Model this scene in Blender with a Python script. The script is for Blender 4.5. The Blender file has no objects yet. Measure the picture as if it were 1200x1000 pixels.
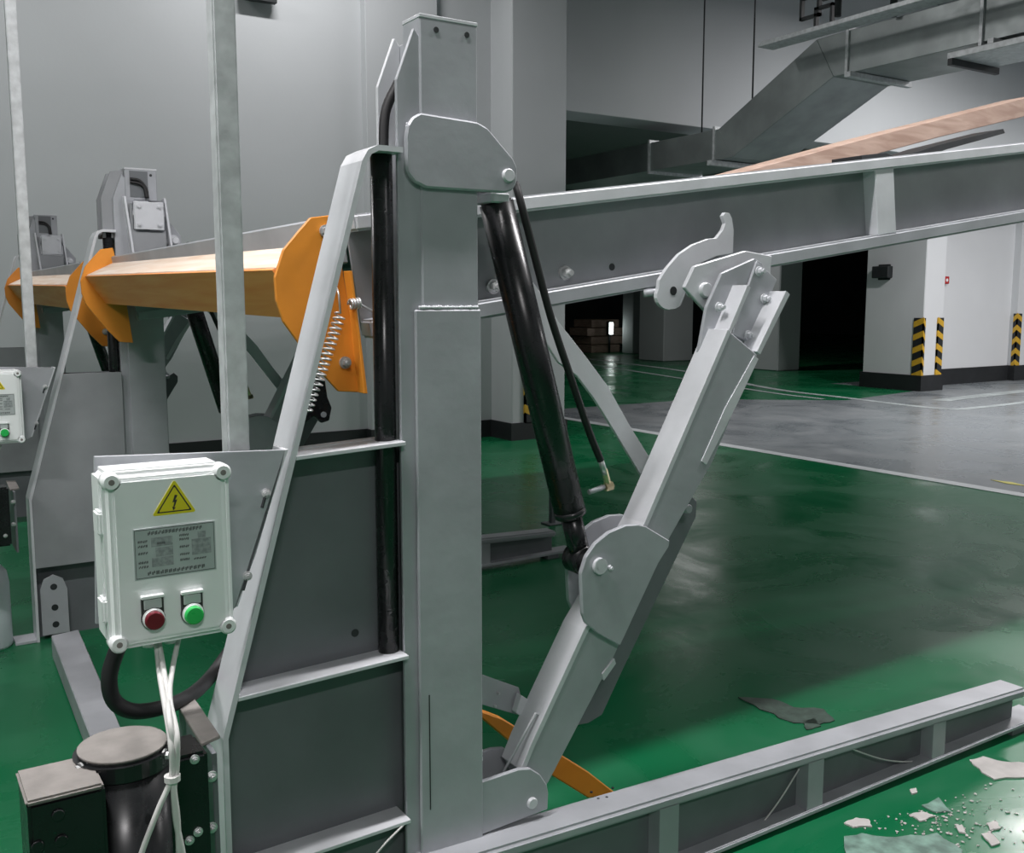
import bpy, bmesh, math, random
from mathutils import Vector, Matrix
random.seed(7)
scene = bpy.context.scene
COL = scene.collection

# ------------------------------------------------------------------ camera
F, PX, PY = 1170.0, 600.0, 500.0
PITCH = math.atan((500 - 353) / F)
YAW = math.atan((600 + 155) * math.cos(PITCH) / F)
CAM = Vector((0, 0, 1.35))
FW = Vector((math.sin(YAW) * math.cos(PITCH), math.cos(YAW) * math.cos(PITCH), -math.sin(PITCH)))
RT = Vector((math.cos(YAW), -math.sin(YAW), 0))
UP = RT.cross(FW)
cd = bpy.data.cameras.new('camera')
cam = bpy.data.objects.new('camera', cd)
COL.objects.link(cam)
cd.sensor_fit = 'HORIZONTAL'; cd.sensor_width = 36.0; cd.lens = F / 1200 * 36
cd.clip_start = 0.02; cd.clip_end = 200
m = Matrix.Identity(4)
for i in range(3):
    m[i][0] = RT[i]; m[i][1] = UP[i]; m[i][2] = -FW[i]; m[i][3] = CAM[i]
cam.matrix_world = m
scene.camera = cam

# ------------------------------------------------------------------ light
vs = scene.view_settings
vs.view_transform = 'Standard'; vs.look = 'None'; vs.gamma = 1.0; vs.use_curve_mapping = False
vs.exposure = 0.70
w = bpy.data.worlds.new('world'); scene.world = w
w.use_nodes = True
w.node_tree.nodes['Background'].inputs[0].default_value = (0.94, 0.96, 1.0, 1)
w.node_tree.nodes['Background'].inputs[1].default_value = 0.10

def tube_or_fill_lamp(name, loc, lx, ly, power, rz=0):
    d = bpy.data.lights.new(name, 'AREA'); d.shape = 'RECTANGLE'
    d.size = lx; d.size_y = ly; d.energy = power; d.color = (1.0, 0.97, 0.98)
    o = bpy.data.objects.new(name, d); COL.objects.link(o)
    o.location = loc; o.rotation_euler = (0, 0, rz)
    return o
tube_or_fill_lamp('tube_or_fill_light', (0.0, 1.5, 3.75), 1.2, 0.08, 58)
tube_or_fill_lamp('tube_or_fill_light', (2.9, 1.5, 3.75), 1.2, 0.08, 48)
tube_or_fill_lamp('tube_or_fill_light', (-2.4, 1.5, 3.75), 1.2, 0.08, 52)
tube_or_fill_lamp('tube_or_fill_light', (-0.5, 7.3, 5.05), 1.2, 0.12, 42)
tube_or_fill_lamp('tube_or_fill_light', (3.0, 7.3, 5.05), 1.2, 0.12, 42)
tube_or_fill_lamp('tube_or_fill_light', (-1.0, -3.0, 4.2), 1.2, 0.12, 75)  # added front fill for the camera-side faces and the wall
tube_or_fill_lamp('tube_or_fill_light', (11.5, -1.0, 4.2), 0.12, 1.6, 130)
tube_or_fill_lamp('tube_or_fill_light', (15.5, 4.5, 4.2), 0.12, 1.6, 190)
tube_or_fill_lamp('tube_or_fill_light', (10.9, 5.4, 4.7), 0.12, 1.6, 165)  # added just out of view to brighten the header wall
tube_or_fill_lamp('tube_or_fill_light', (13.0, 14.0, 3.8), 1.2, 0.12, 22)  # weak lamp added to lift the floor beyond the opening

# ------------------------------------------------------------------ helpers
def U(x, y, ax, v):
    """photo pixel -> point on the plane ax = v"""
    d = FW * F + RT * (x - PX) - UP * (y - PY)
    i = 'XYZ'.index(ax)
    return CAM + d * ((v - CAM[i]) / d[i])
def UY(pts, Y): return [U(x, y, 'Y', Y) for x, y in pts]

def new_mat(name, col, rough=0.5, metal=0.0, var=0.08, scale=8.0, bump=0.0, bscale=60.0, spec=0.5, col2=None, mixlo=0.45, mixhi=0.65):
    m = bpy.data.materials.new(name); m.use_nodes = True
    nt = m.node_tree; b = nt.nodes['Principled BSDF']
    b.inputs['Metallic'].default_value = metal
    b.inputs['Specular IOR Level'].default_value = spec
    tc = nt.nodes.new('ShaderNodeTexCoord')
    n = nt.nodes.new('ShaderNodeTexNoise'); n.inputs['Scale'].default_value = scale; n.inputs['Detail'].default_value = 6
    nt.links.new(tc.outputs['Object'], n.inputs['Vector'])
    r = nt.nodes.new('ShaderNodeValToRGB')
    r.color_ramp.elements[0].position = mixlo - 0.1; r.color_ramp.elements[1].position = mixhi + 0.05
    c = Vector(col[:3])
    if col2 is None:
        a, d = c * (1 - var), c * (1 + var)
    else:
        a, d = c, Vector(col2)
    r.color_ramp.elements[0].color = (*a, 1); r.color_ramp.elements[1].color = (*[min(1, k) for k in d], 1)
    nt.links.new(n.outputs['Fac'], r.inputs['Fac'])
    nt.links.new(r.outputs['Color'], b.inputs['Base Color'])
    n2 = nt.nodes.new('ShaderNodeTexNoise'); n2.inputs['Scale'].default_value = scale * 3.1; n2.inputs['Detail'].default_value = 4
    nt.links.new(tc.outputs['Object'], n2.inputs['Vector'])
    mr = nt.nodes.new('ShaderNodeMapRange')
    mr.inputs['To Min'].default_value = max(0.02, rough - 0.1); mr.inputs['To Max'].default_value = min(1, rough + 0.1)
    nt.links.new(n2.outputs['Fac'], mr.inputs['Value']); nt.links.new(mr.outputs['Result'], b.inputs['Roughness'])
    if bump:
        n3 = nt.nodes.new('ShaderNodeTexNoise'); n3.inputs['Scale'].default_value = bscale; n3.inputs['Detail'].default_value = 3
        nt.links.new(tc.outputs['Object'], n3.inputs['Vector'])
        bp = nt.nodes.new('ShaderNodeBump'); bp.inputs['Strength'].default_value = bump; bp.inputs['Distance'].default_value = 0.01
        nt.links.new(n3.outputs['Fac'], bp.inputs['Height']); nt.links.new(bp.outputs['Normal'], b.inputs['Normal'])
    return m

def emit_mat(name, col, s):
    m = bpy.data.materials.new(name); m.use_nodes = True
    b = m.node_tree.nodes['Principled BSDF']
    b.inputs['Emission Color'].default_value = (*col, 1); b.inputs['Emission Strength'].default_value = s
    return m

M = {}
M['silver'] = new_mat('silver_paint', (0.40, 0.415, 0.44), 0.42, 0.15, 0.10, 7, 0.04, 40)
M['silver_dark'] = new_mat('shaded_silver_paint', (0.15, 0.162, 0.172), 0.45, 0.1, 0.12, 5, 0.04, 40)  # silver paint darkened: shade on webs and undersides put into the colour
M['silver_light'] = new_mat('lit_silver_paint', (0.62, 0.635, 0.66), 0.40, 0.1, 0.08, 9, 0.04, 50)  # silver paint lightened for lit flanges and ribs; also pins, hooks, welds
M['silver_mid'] = new_mat('half_shaded_silver_paint', (0.29, 0.302, 0.315), 0.45, 0.1, 0.12, 5, 0.04, 40)  # silver paint part darkened: half shade of beam web, covers and wings
M['galv'] = new_mat('galvanised_tube', (0.60, 0.62, 0.63), 0.42, 0.25, 0.16, 26, 0.03, 60)
M['black'] = new_mat('black_paint', (0.012, 0.013, 0.014), 0.28, 0.0, 0.2, 10)
M['rubber'] = new_mat('black_rubber', (0.015, 0.015, 0.016), 0.55, 0.0, 0.2, 20)
M['orange'] = new_mat('orange_paint', (0.74, 0.27, 0.028), 0.45, 0.0, 0.07, 9, 0.03, 60)
M['bolt'] = new_mat('zinc_bolt', (0.62, 0.63, 0.63), 0.32, 0.6, 0.1, 40)
M['brass'] = new_mat('brass_fitting', (0.62, 0.52, 0.33), 0.3, 0.8, 0.1, 40)
M['dust'] = new_mat('dusty_metal', (0.22, 0.205, 0.19), 0.75, 0.0, 0.18, 18, 0.1, 60)
M['box'] = new_mat('white_plastic', (0.86, 0.89, 0.885), 0.35, 0.0, 0.03, 6)
M['yellow'] = new_mat('yellow_print', (0.78, 0.68, 0.02), 0.4, 0.0, 0.03, 6)
M['ink'] = new_mat('black_print', (0.03, 0.03, 0.03), 0.5, 0.0, 0.1, 30)
M['plate'] = new_mat('nameplate_foil', (0.52, 0.56, 0.56), 0.35, 0.2, 0.05, 30)
M['plate_grey'] = new_mat('nameplate_print', (0.30, 0.33, 0.33), 0.5, 0.0, 0.25, 160)
M['plate_ink'] = new_mat('nameplate_ink', (0.13, 0.14, 0.14), 0.5, 0.0, 0.1, 60)
M['red'] = new_mat('red_button', (0.16, 0.008, 0.02), 0.3, 0.0, 0.1, 30)
M['green'] = new_mat('green_button', (0.03, 0.48, 0.10), 0.3, 0.0, 0.1, 30)
M['cable'] = new_mat('white_cable', (0.62, 0.62, 0.60), 0.5, 0.0, 0.06, 20)
M['wall'] = new_mat('wall_paint', (0.50, 0.525, 0.535), 0.8, 0.0, 0.04, 0.7, 0.05, 30)
M['wall_w'] = new_mat('white_wall_paint', (0.66, 0.68, 0.69), 0.8, 0.0, 0.05, 0.6)
M['ceil'] = new_mat('ceiling_paint', (0.22, 0.235, 0.235), 0.9, 0.0, 0.06, 0.5)
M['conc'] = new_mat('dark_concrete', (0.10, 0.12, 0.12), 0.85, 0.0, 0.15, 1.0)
M['base'] = new_mat('black_skirting', (0.018, 0.020, 0.022), 0.5, 0.0, 0.2, 3)
M['duct'] = new_mat('galvanised_duct', (0.30, 0.33, 0.325), 0.42, 0.55, 0.16, 3.0)
M['dark'] = new_mat('dark_steel', (0.03, 0.034, 0.036), 0.5, 0.2, 0.2, 8)
M['white_line'] = new_mat('white_floor_paint', (0.62, 0.66, 0.67), 0.4, 0.0, 0.08, 4)
M['faint_line'] = new_mat('worn_floor_paint', (0.42, 0.47, 0.47), 0.45, 0.0, 0.2, 4)
M['yellow_line'] = new_mat('yellow_floor_paint', (0.62, 0.58, 0.10), 0.5, 0.0, 0.1, 20)
M['flake'] = new_mat('paint_flake', (0.52, 0.50, 0.48), 0.8, 0.0, 0.15, 14, 0.1, 60)
M['flake_green'] = new_mat('green_paint_flake', (0.16, 0.27, 0.22), 0.6, 0.0, 0.4, 24, 0.2, 60)
M['flake_dark'] = new_mat('dusty_scrape', (0.045, 0.075, 0.058), 0.7, 0.0, 0.3, 30)
M['jug'] = new_mat('milky_plastic', (0.66, 0.72, 0.76), 0.4, 0.0, 0.05, 6)
M['redcap'] = new_mat('red_plastic', (0.45, 0.02, 0.02), 0.4)
M['chev'] = new_mat('yellow_reflective', (0.60, 0.36, 0.03), 0.4, 0.0, 0.1, 30)

def wood_mat(name, c1, c2, axis_scale):
    m = bpy.data.materials.new(name); m.use_nodes = True
    nt = m.node_tree; b = nt.nodes['Principled BSDF']
    tc = nt.nodes.new('ShaderNodeTexCoord'); mp = nt.nodes.new('ShaderNodeMapping'); mp.inputs['Scale'].default_value = axis_scale
    n = nt.nodes.new('ShaderNodeTexNoise'); n.inputs['Scale'].default_value = 3; n.inputs['Detail'].default_value = 8; n.inputs['Distortion'].default_value = 0.6
    r = nt.nodes.new('ShaderNodeValToRGB'); r.color_ramp.elements[0].position = 0.35; r.color_ramp.elements[1].position = 0.68
    r.color_ramp.elements[0].color = (*c1, 1); r.color_ramp.elements[1].color = (*c2, 1)
    nt.links.new(tc.outputs['Object'], mp.inputs['Vector']); nt.links.new(mp.outputs['Vector'], n.inputs['Vector'])
    nt.links.new(n.outputs['Fac'], r.inputs['Fac']); nt.links.new(r.outputs['Color'], b.inputs['Base Color'])
    b.inputs['Roughness'].default_value = 0.55
    return m
M['wood'] = wood_mat('bare_plywood', (0.78, 0.58, 0.42), (0.93, 0.82, 0.70), (8, 0.7, 14))
M['fascia'] = wood_mat('orange_brown_board', (0.86, 0.27, 0.05), (0.93, 0.38, 0.11), (8, 0.7, 14))
M['ply'] = wood_mat('reddish_plywood_edge', (0.40, 0.27, 0.21), (0.58, 0.43, 0.35), (2, 2, 12))

def floor_mat(name, base, dusty, lo, hi, rough):
    m = bpy.data.materials.new(name); m.use_nodes = True
    nt = m.node_tree; b = nt.nodes['Principled BSDF']
    b.inputs['Specular IOR Level'].default_value = 0.28
    tc = nt.nodes.new('ShaderNodeTexCoord')
    n = nt.nodes.new('ShaderNodeTexNoise'); n.inputs['Scale'].default_value = 1.3; n.inputs['Detail'].default_value = 9; n.inputs['Roughness'].default_value = 0.62
    n.inputs['Distortion'].default_value = 0.8
    nt.links.new(tc.outputs['Object'], n.inputs['Vector'])
    r = nt.nodes.new('ShaderNodeValToRGB'); r.color_ramp.elements[0].position = lo; r.color_ramp.elements[1].position = hi
    r.color_ramp.elements[0].color = (*base, 1); r.color_ramp.elements[1].color = (*dusty, 1)
    nt.links.new(n.outputs['Fac'], r.inputs['Fac']); nt.links.new(r.outputs['Color'], b.inputs['Base Color'])
    mr = nt.nodes.new('ShaderNodeMapRange'); mr.inputs['From Min'].default_value = 0.3; mr.inputs['From Max'].default_value = 0.75
    mr.inputs['To Min'].default_value = rough; mr.inputs['To Max'].default_value = rough + 0.3
    nt.links.new(n.outputs['Fac'], mr.inputs['Value']); nt.links.new(mr.outputs['Result'], b.inputs['Roughness'])
    n2 = nt.nodes.new('ShaderNodeTexNoise'); n2.inputs['Scale'].default_value = 14; n2.inputs['Detail'].default_value = 4
    nt.links.new(tc.outputs['Object'], n2.inputs['Vector'])
    bp = nt.nodes.new('ShaderNodeBump'); bp.inputs['Strength'].default_value = 0.05; bp.inputs['Distance'].default_value = 0.01
    nt.links.new(n2.outputs['Fac'], bp.inputs['Height']); nt.links.new(bp.outputs['Normal'], b.inputs['Normal'])
    return m
M['floor'] = floor_mat('green_epoxy', (0.004, 0.132, 0.048), (0.032, 0.165, 0.085), 0.46, 0.80, 0.16)
M['lane'] = floor_mat('grey_epoxy', (0.20, 0.225, 0.24), (0.27, 0.29, 0.30), 0.4, 0.7, 0.18)

def obj(name, bm, mat, parent=None, smooth=False):
    bmesh.ops.recalc_face_normals(bm, faces=bm.faces[:])
    me = bpy.data.meshes.new(name)
    if parent is not None:
        root = parent
        while root.parent: root = root.parent
        off = root.location
        bmesh.ops.translate(bm, verts=bm.verts[:], vec=-off)
    bm.to_mesh(me); bm.free()
    me.materials.append(M[mat] if isinstance(mat, str) else mat)
    if smooth:
        for p in me.polygons: p.use_smooth = True
    o = bpy.data.objects.new(name, me); COL.objects.link(o)
    if parent is not None: o.parent = parent
    return o
def thing(name, label, cat, loc=(0, 0, 0), group=None):
    o = bpy.data.objects.new(name, None); COL.objects.link(o)
    o.empty_display_size = 0.1
    o.location = loc; return tag(o, label, cat, group)
def tag(o, label=None, cat=None, group=None, kind=None):
    if label: o['label'] = label
    if cat: o['category'] = cat
    if group: o['group'] = group
    if kind: o['kind'] = kind
    return o
def struct(o): o['kind'] = 'structure'; return o
def copy_tree(o, parent=None, dy=0.0, label=None, skip=()):
    c = o.copy(); COL.objects.link(c); c.parent = parent
    if parent is None:
        c.location = o.location + Vector((0, dy, 0))
        if label: c['label'] = label
    for ch in list(o.children):
        if ch.name.split('.')[0] in skip: continue
        copy_tree(ch, c)
    return c

def bevel(bm, w, seg=1):
    if w > 0:
        bmesh.ops.bevel(bm, geom=bm.edges[:], offset=w, segments=seg, affect='EDGES', clamp_overlap=True)
def add_prism(bm, pts, vec, bev=0.0, seg=1):
    b = bmesh.new()
    vec = Vector(vec)
    vs_ = [b.verts.new(p) for p in pts]
    b.faces.new(vs_)
    r = bmesh.ops.extrude_face_region(b, geom=b.faces[:])
    bmesh.ops.translate(b, verts=[v for v in r['geom'] if isinstance(v, bmesh.types.BMVert)], vec=vec)
    bmesh.ops.recalc_face_normals(b, faces=b.faces[:])
    bevel(b, bev, seg)
    merge(bm, b)
def merge(bm, b):
    me = bpy.data.meshes.new('tmp'); b.to_mesh(me); b.free(); bm.from_mesh(me); bpy.data.meshes.remove(me)
def add_box(bm, lo, hi, bev=0.0, mat4=None, seg=1):
    b = bmesh.new()
    lo, hi = Vector(lo), Vector(hi)
    bmesh.ops.create_cube(b, size=1.0)
    for v in b.verts:
        v.co = Vector(((v.co[i] + 0.5) * (hi[i] - lo[i]) + lo[i]) for i in range(3))
    bevel(b, bev, seg)
    if mat4 is not None: bmesh.ops.transform(b, matrix=mat4, verts=b.verts[:])
    merge(bm, b)
def add_cyl(bm, p0, p1, r, r2=None, n=20, bev=0.0):
    p0, p1 = Vector(p0), Vector(p1)
    d = p1 - p0
    b = bmesh.new()
    bmesh.ops.create_cone(b, cap_ends=True, segments=n, radius1=r, radius2=r if r2 is None else r2, depth=d.length)
    if bev:
        es = [e for e in b.edges if abs(e.verts[0].co.z - e.verts[1].co.z) < 1e-6]
        bmesh.ops.bevel(b, geom=es, offset=bev, segments=2, affect='EDGES')
    q = Vector((0, 0, 1)).rotation_difference(d.normalized())
    bmesh.ops.transform(b, matrix=Matrix.Translation((p0 + p1) / 2) @ q.to_matrix().to_4x4(), verts=b.verts[:])
    merge(bm, b)
def catmull(pts, k=8):
    pts = [Vector(p) for p in pts]
    if len(pts) < 3: return pts
    P = [pts[0] * 2 - pts[1]] + pts + [pts[-1] * 2 - pts[-2]]
    out = []
    for i in range(1, len(P) - 2):
        for j in range(k):
            t = j / k
            a, b, c, d = P[i - 1], P[i], P[i + 1], P[i + 2]
            out.append(0.5 * ((2 * b) + (c - a) * t + (2 * a - 5 * b + 4 * c - d) * t * t + (3 * b - a - 3 * c + d) * t ** 3))
    out.append(pts[-1])
    return out
def add_tube(bm, path, r, n=8):
    path = [Vector(p) for p in path]
    rings = []
    up = None
    for i, p in enumerate(path):
        t = (path[min(i + 1, len(path) - 1)] - path[max(i - 1, 0)]).normalized()
        if up is None:
            up = t.orthogonal().normalized()
        up = (up - t * up.dot(t)).normalized()
        s = t.cross(up)
        rings.append([bm.verts.new(p + (up * math.cos(2 * math.pi * k / n) + s * math.sin(2 * math.pi * k / n)) * r) for k in range(n)])
    for a, b in zip(rings, rings[1:]):
        for k in range(n):
            bm.faces.new((a[k], a[(k + 1) % n], b[(k + 1) % n], b[k]))
    bm.faces.new(rings[0][::-1]); bm.faces.new(rings[-1])
def plate(name, px, Y, t, mat, parent, bev=0.0015):
    """flat plate: outline traced on the plane Y, real thickness t behind it"""
    bm = bmesh.new(); add_prism(bm, UY(px, Y), (0, t, 0), bev); return obj(name, bm, mat, parent)
def boxo(name, lo, hi, mat, parent=None, bev=0.0015, mat4=None):
    bm = bmesh.new(); add_box(bm, lo, hi, bev, mat4); return obj(name, bm, mat, parent)
def cylo(name, p0, p1, r, mat, parent=None, n=20, bev=0.0, r2=None):
    bm = bmesh.new(); add_cyl(bm, p0, p1, r, r2, n, bev); o = obj(name, bm, mat, parent)
    for p in o.data.polygons: p.use_smooth = len(p.vertices) == 4
    return o
def tubeo(name, path, r, mat, parent=None, n=8):
    bm = bmesh.new(); add_tube(bm, path, r, n); return obj(name, bm, mat, parent, True)
def hexbolt(name, c, axis, r, h, mat, parent, washer=True):
    bm = bmesh.new(); c = Vector(c); a = Vector(axis).normalized()
    if washer: add_cyl(bm, c, c + a * h * 0.25, r * 1.45, n=16)
    add_cyl(bm, c + a * h * 0.2, c + a * h * 0.8, r, n=6)
    add_cyl(bm, c + a * h * 0.8, c + a * h * 1.15, r * 0.55, n=10)
    return obj(name, bm, mat, parent)
def arc(cx, cy, r, a0, a1, n):
    return [(cx + r * math.cos(math.radians(a0 + (a1 - a0) * i / n)), cy - r * math.sin(math.radians(a0 + (a1 - a0) * i / n))) for i in range(n + 1)]

# ------------------------------------------------------------------ setting
def quad(bm, pts): bm.faces.new([bm.verts.new(p) for p in pts])
bm = bmesh.new(); add_box(bm, (-9, -7, -0.1), (34, 34, 0.0))
floor = struct(obj('floor', bm, 'floor'))
def floor_patch(name, pts, mat, z0=0.0005, h=0.0025):
    bm = bmesh.new(); add_prism(bm, [Vector((p[0], p[1], z0)) for p in pts], (0, 0, h)); return obj(name, bm, mat, floor)
XL = 6.72
floor_patch('grey_lane', [(XL, -7), (22, -7), (22, 11), (13.3, 11), (13.3, 9.4), (11.2, 9.0), (9.6, 10.2), (XL, 10.2)], 'lane', 0.0002, 0.0015)
floor_patch('white_line', [(XL - 0.06, -7), (XL + 0.07, -7), (XL + 0.07, 16), (XL - 0.06, 16)], 'white_line', 0.0005, 0.003)
def px_strip(name, px, wid, mat):
    c = catmull([U(x, y, 'Z', 0) for x, y in px], 6)
    bm = bmesh.new(); L, R = [], []
    for i, p in enumerate(c):
        t = (c[min(i + 1, len(c) - 1)] - c[max(i - 1, 0)]); n = Vector((-t.y, t.x, 0)).normalized() * wid / 2
        L.append(bm.verts.new((p.x + n.x, p.y + n.y, 0.004))); R.append(bm.verts.new((p.x - n.x, p.y - n.y, 0.004)))
    for i in range(len(c) - 1): bm.faces.new((L[i], L[i + 1], R[i + 1], R[i]))
    return obj(name, bm, mat, floor)
px_strip('worn_line', [(690, 421), (800, 435), (900, 455), (987, 466), (1100, 479), (1150, 477.5), (1215, 470)], 0.14, 'faint_line')
px_strip('worn_line', [(690, 427), (800, 444), (900, 460), (965, 468)], 0.10, 'faint_line')
px_strip('worn_line', [(1100, 470), (1150, 464), (1215, 457)], 0.25, 'faint_line')
a = U(1161, 563, 'Z', 0); b_ = U(1186, 566, 'Z', 0)
floor_patch('yellow_mark', [(a.x, a.y), (b_.x, b_.y), (b_.x - 0.05, b_.y - 0.16), (a.x - 0.05, a.y - 0.16)], 'yellow_line', 0.002, 0.003)

YW = 8.5
XP0 = U(600, 517, 'Y', 8.12).x            # pillar left edge
XP1 = U(663, 300, 'Y', 8.12).x            # pillar right edge
bm = bmesh.new(); add_box(bm, (-9, YW, 0), (XP0 + 0.05, YW + 0.3, 5.2))
wall_back = struct(obj('wall_back', bm, 'wall'))
xa, xb = U(431, 200, 'Y', YW - 0.1).x, U(514, 200, 'Y', YW - 0.1).x
boxo('pilaster', (xa, YW - 0.1, 0), (xb, YW + 0.02, 5.2), 'wall', wall_back, 0.004)
bm = bmesh.new(); add_box(bm, (XP0, 8.12, 0), (XP1, 8.9, 5.2), 0.01)
pil = struct(obj('wall_pillar', bm, 'wall'))
bm = bmesh.new(); add_box(bm, (XP1 - 0.02, 8.5, 3.27), (24, 8.95, 5.2), 0.005)
struct(obj('wall_header', bm, 'wall'))
bm = bmesh.new(); add_box(bm, (-9, YW - 0.02, 0), (XP0, YW + 0.001, 0.17)); add_box(bm, (xa - 0.02, YW - 0.12, 0), (xb + 0.02, YW, 0.17))
add_box(bm, (XP0 - 0.02, 8.10, 0), (XP1 + 0.02, 8.92, 0.17))
struct(obj('baseboard_back', bm, 'base'))
# right hand pillar and wall
PC = U(1078, 459, 'Z', 0)
PR = U(1101, 457, 'Y', PC.y).x
bm = bmesh.new(); add_box(bm, (PC.x, PC.y, 0), (PR, PC.y + 1.05, 4.4), 0.01)
struct(obj('wall_right_pillar', bm, 'wall_w'))
WR = PC.y + 0.55
bm = bmesh.new(); add_box(bm, (PR - 0.02, WR, 0), (PR + 7.0, WR + 0.3, 4.4))
add_box(bm, (U(1190, 400, 'Y', WR - 0.12).x, WR - 0.12, 0), (PR + 7.0, WR + 0.1, 4.4))
wall_right = struct(obj('wall_right', bm, 'wall_w'))
bm = bmesh.new(); add_box(bm, (PC.x - 0.03, PC.y - 0.03, 0), (PR + 0.03, PC.y + 1.08, 0.24)); add_box(bm, (PR, WR - 0.03, 0), (PR + 7, WR + 0.1, 0.26))
add_box(bm, (U(1190, 400, 'Y', WR - 0.12).x - 0.03, WR - 0.15, 0), (PR + 7.0, WR, 0.26))
struct(obj('baseboard_right', bm, 'base'))
bm = bmesh.new(); add_box(bm, (-9, -7, 5.2), (34, 8.6, 5.3)); add_box(bm, (-9, 8.6, 3.9), (34, 34, 4.0))
struct(obj('ceiling', bm, 'ceil'))
# the dark garage beyond the opening
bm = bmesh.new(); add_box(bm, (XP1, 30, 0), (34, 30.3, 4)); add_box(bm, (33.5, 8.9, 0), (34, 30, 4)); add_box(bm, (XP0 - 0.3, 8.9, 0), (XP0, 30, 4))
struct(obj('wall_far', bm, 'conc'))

# ------------------------------------------------------------------ the lift post
Yf = 1.718
S = 2.55
post = thing('lift_post', 'silver steel lift post with a round-cornered pin bracket, standing by the dusty pump motor', 'lift post', (0.96, 1.76, 0), 'lift posts in a row')
bm = bmesh.new(); add_box(bm, (0.896, Yf, 0.0), (1.021, Yf + 0.07, 1.875), 0.003)
tube = obj('post_tube', bm, 'silver', post)
boxo('top_cap', (0.8955, Yf - 0.0005, 1.873), (1.0215, Yf + 0.0705, 1.880), 'silver_light', post, 0.001)
for px_, py_ in ((511, 35), (547, 41)):
    c = U(px_, py_, 'Y', Yf)
    cylo('bolt_hole', c + Vector((0, -0.0012, 0)), c + Vector((0, 0.004, 0)), 0.0055, 'dark', post, 14)
# side plates with chamfered tops (front and rear)
for y0 in (Yf + 0.004, Yf + 0.086):
    bm = bmesh.new()
    add_prism(bm, [Vector(p) for p in ((0.849, y0, 0.0), (0.849, y0, 1.757), (0.886, y0, 1.853), (0.898, y0, 1.838), (0.898, y0, 0.0))], (0, 0.009, 0), 0.0015)
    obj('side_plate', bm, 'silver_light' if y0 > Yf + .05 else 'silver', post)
boxo('rear_plate', (0.898, Yf + 0.07, 0), (1.02, Yf + 0.095, 1.84), 'silver', post)
# lower front wrap plate
xl = U(487, 363, 'Y', Yf - 0.008).x; xr = U(564, 363, 'Y', Yf - 0.008).x
boxo('front_plate', (xl, Yf - 0.008, 0.205), (xr, Yf + 0.001, U(520, 363, 'Y', Yf - 0.008).z), 'silver', post, 0.0025)
# weld beads
bm = bmesh.new()
def bead(p, n, d, r=0.0035):
    for i in range(n):
        bmesh.ops.create_icosphere(bm, subdivisions=1, radius=r * random.uniform(.7, 1.2), matrix=Matrix.Translation(Vector(p) + Vector(d) * i * 0.004))
for px_, py_, n in ((488, 368, 6), (489, 405, 5), (490, 512, 6), (491, 545, 4), (492, 640, 6), (494, 700, 3), (496, 800, 4), (502, 840, 3), (503, 955, 4), (477, 145, 5), (477, 170, 7), (564, 880, 6), (563, 940, 6)):
    bead(U(px_, py_, 'Y', Yf - 0.004), n, (0, 0, -1))
c = U(492, 361, 'Y', Yf - 0.004)
for i in range(26): bead(c + Vector((i * 0.0051, 0.0, 0.001)), 1, (0, 0, 0), 0.004)
tag(obj('weld_bead', bm, 'silver_light', post, True), kind='stuff')
bm = bmesh.new()
s0, s1 = U(502.5, 815, 'Y', Yf - 0.0085), U(503, 950, 'Y', Yf - 0.0085)
add_box(bm, (s0.x, Yf - 0.0086, s1.z), (s0.x + 0.0025, Yf - 0.0075, s0.z)); obj('seam', bm, 'dark', post)

# triangular web frame on the -X side: web, edge flange, ribs
YA, YB = 1.700, 1.800
YM = 1.765
fl = [(0.850, 1.632), (0.800, 1.632), (0.780, 1.622), (0.768, 1.602), (0.479, 0.577), (0.477, 0.0)]
bm = bmesh.new()
def strip(bm, line, y0, y1, t):
    vs2 = []
    for i, (x, z) in enumerate(line):
        p = Vector((x, 0, z)); a = Vector((line[max(i - 1, 0)][0], 0, line[max(i - 1, 0)][1])); b = Vector((line[min(i + 1, len(line) - 1)][0], 0, line[min(i + 1, len(line) - 1)][1]))
        tt = (b - a).normalized(); n = Vector((-tt.z, 0, tt.x))
        o = p + n * t
        vs2.append([bm.verts.new((p.x, y0, p.z)), bm.verts.new((p.x, y1, p.z)), bm.verts.new((o.x, y1, o.z)), bm.verts.new((o.x, y0, o.z))])
    for a, b in zip(vs2, vs2[1:]):
        for k in range(4): bm.faces.new((a[k], a[(k + 1) % 4], b[(k + 1) % 4], b[k]))
    bm.faces.new(vs2[0]); bm.faces.new(vs2[-1][::-1])
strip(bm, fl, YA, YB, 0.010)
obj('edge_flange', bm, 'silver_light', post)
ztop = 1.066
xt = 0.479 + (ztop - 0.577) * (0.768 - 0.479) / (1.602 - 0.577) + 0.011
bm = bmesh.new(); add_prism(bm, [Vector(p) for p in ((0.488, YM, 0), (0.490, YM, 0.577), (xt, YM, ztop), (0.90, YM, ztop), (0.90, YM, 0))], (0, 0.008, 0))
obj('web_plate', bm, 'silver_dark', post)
def rib(z, zr=0.004):
    xl_ = (0.479 + max(0, (z - 0.577)) * (0.768 - 0.479) / (1.602 - 0.577)) + 0.012
    bm = bmesh.new()
    add_prism(bm, [Vector((xl_, YA, z)), Vector((0.848, YA, z + zr)), Vector((0.848, YM, z + zr)), Vector((xl_, YM, z))], (0, 0, 0.008), 0.001)
    add_prism(bm, [Vector((xl_, YM + .008, z)), Vector((0.848, YM + .008, z + zr)), Vector((0.848, YB, z + zr)), Vector((xl_, YB, z))], (0, 0, 0.008), 0.001)
    return obj('rib', bm, 'silver_light', post)
rib(ztop + 0.0, 0.01); rib(0.640, 0.012); rib(0.300, 0.01)
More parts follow.
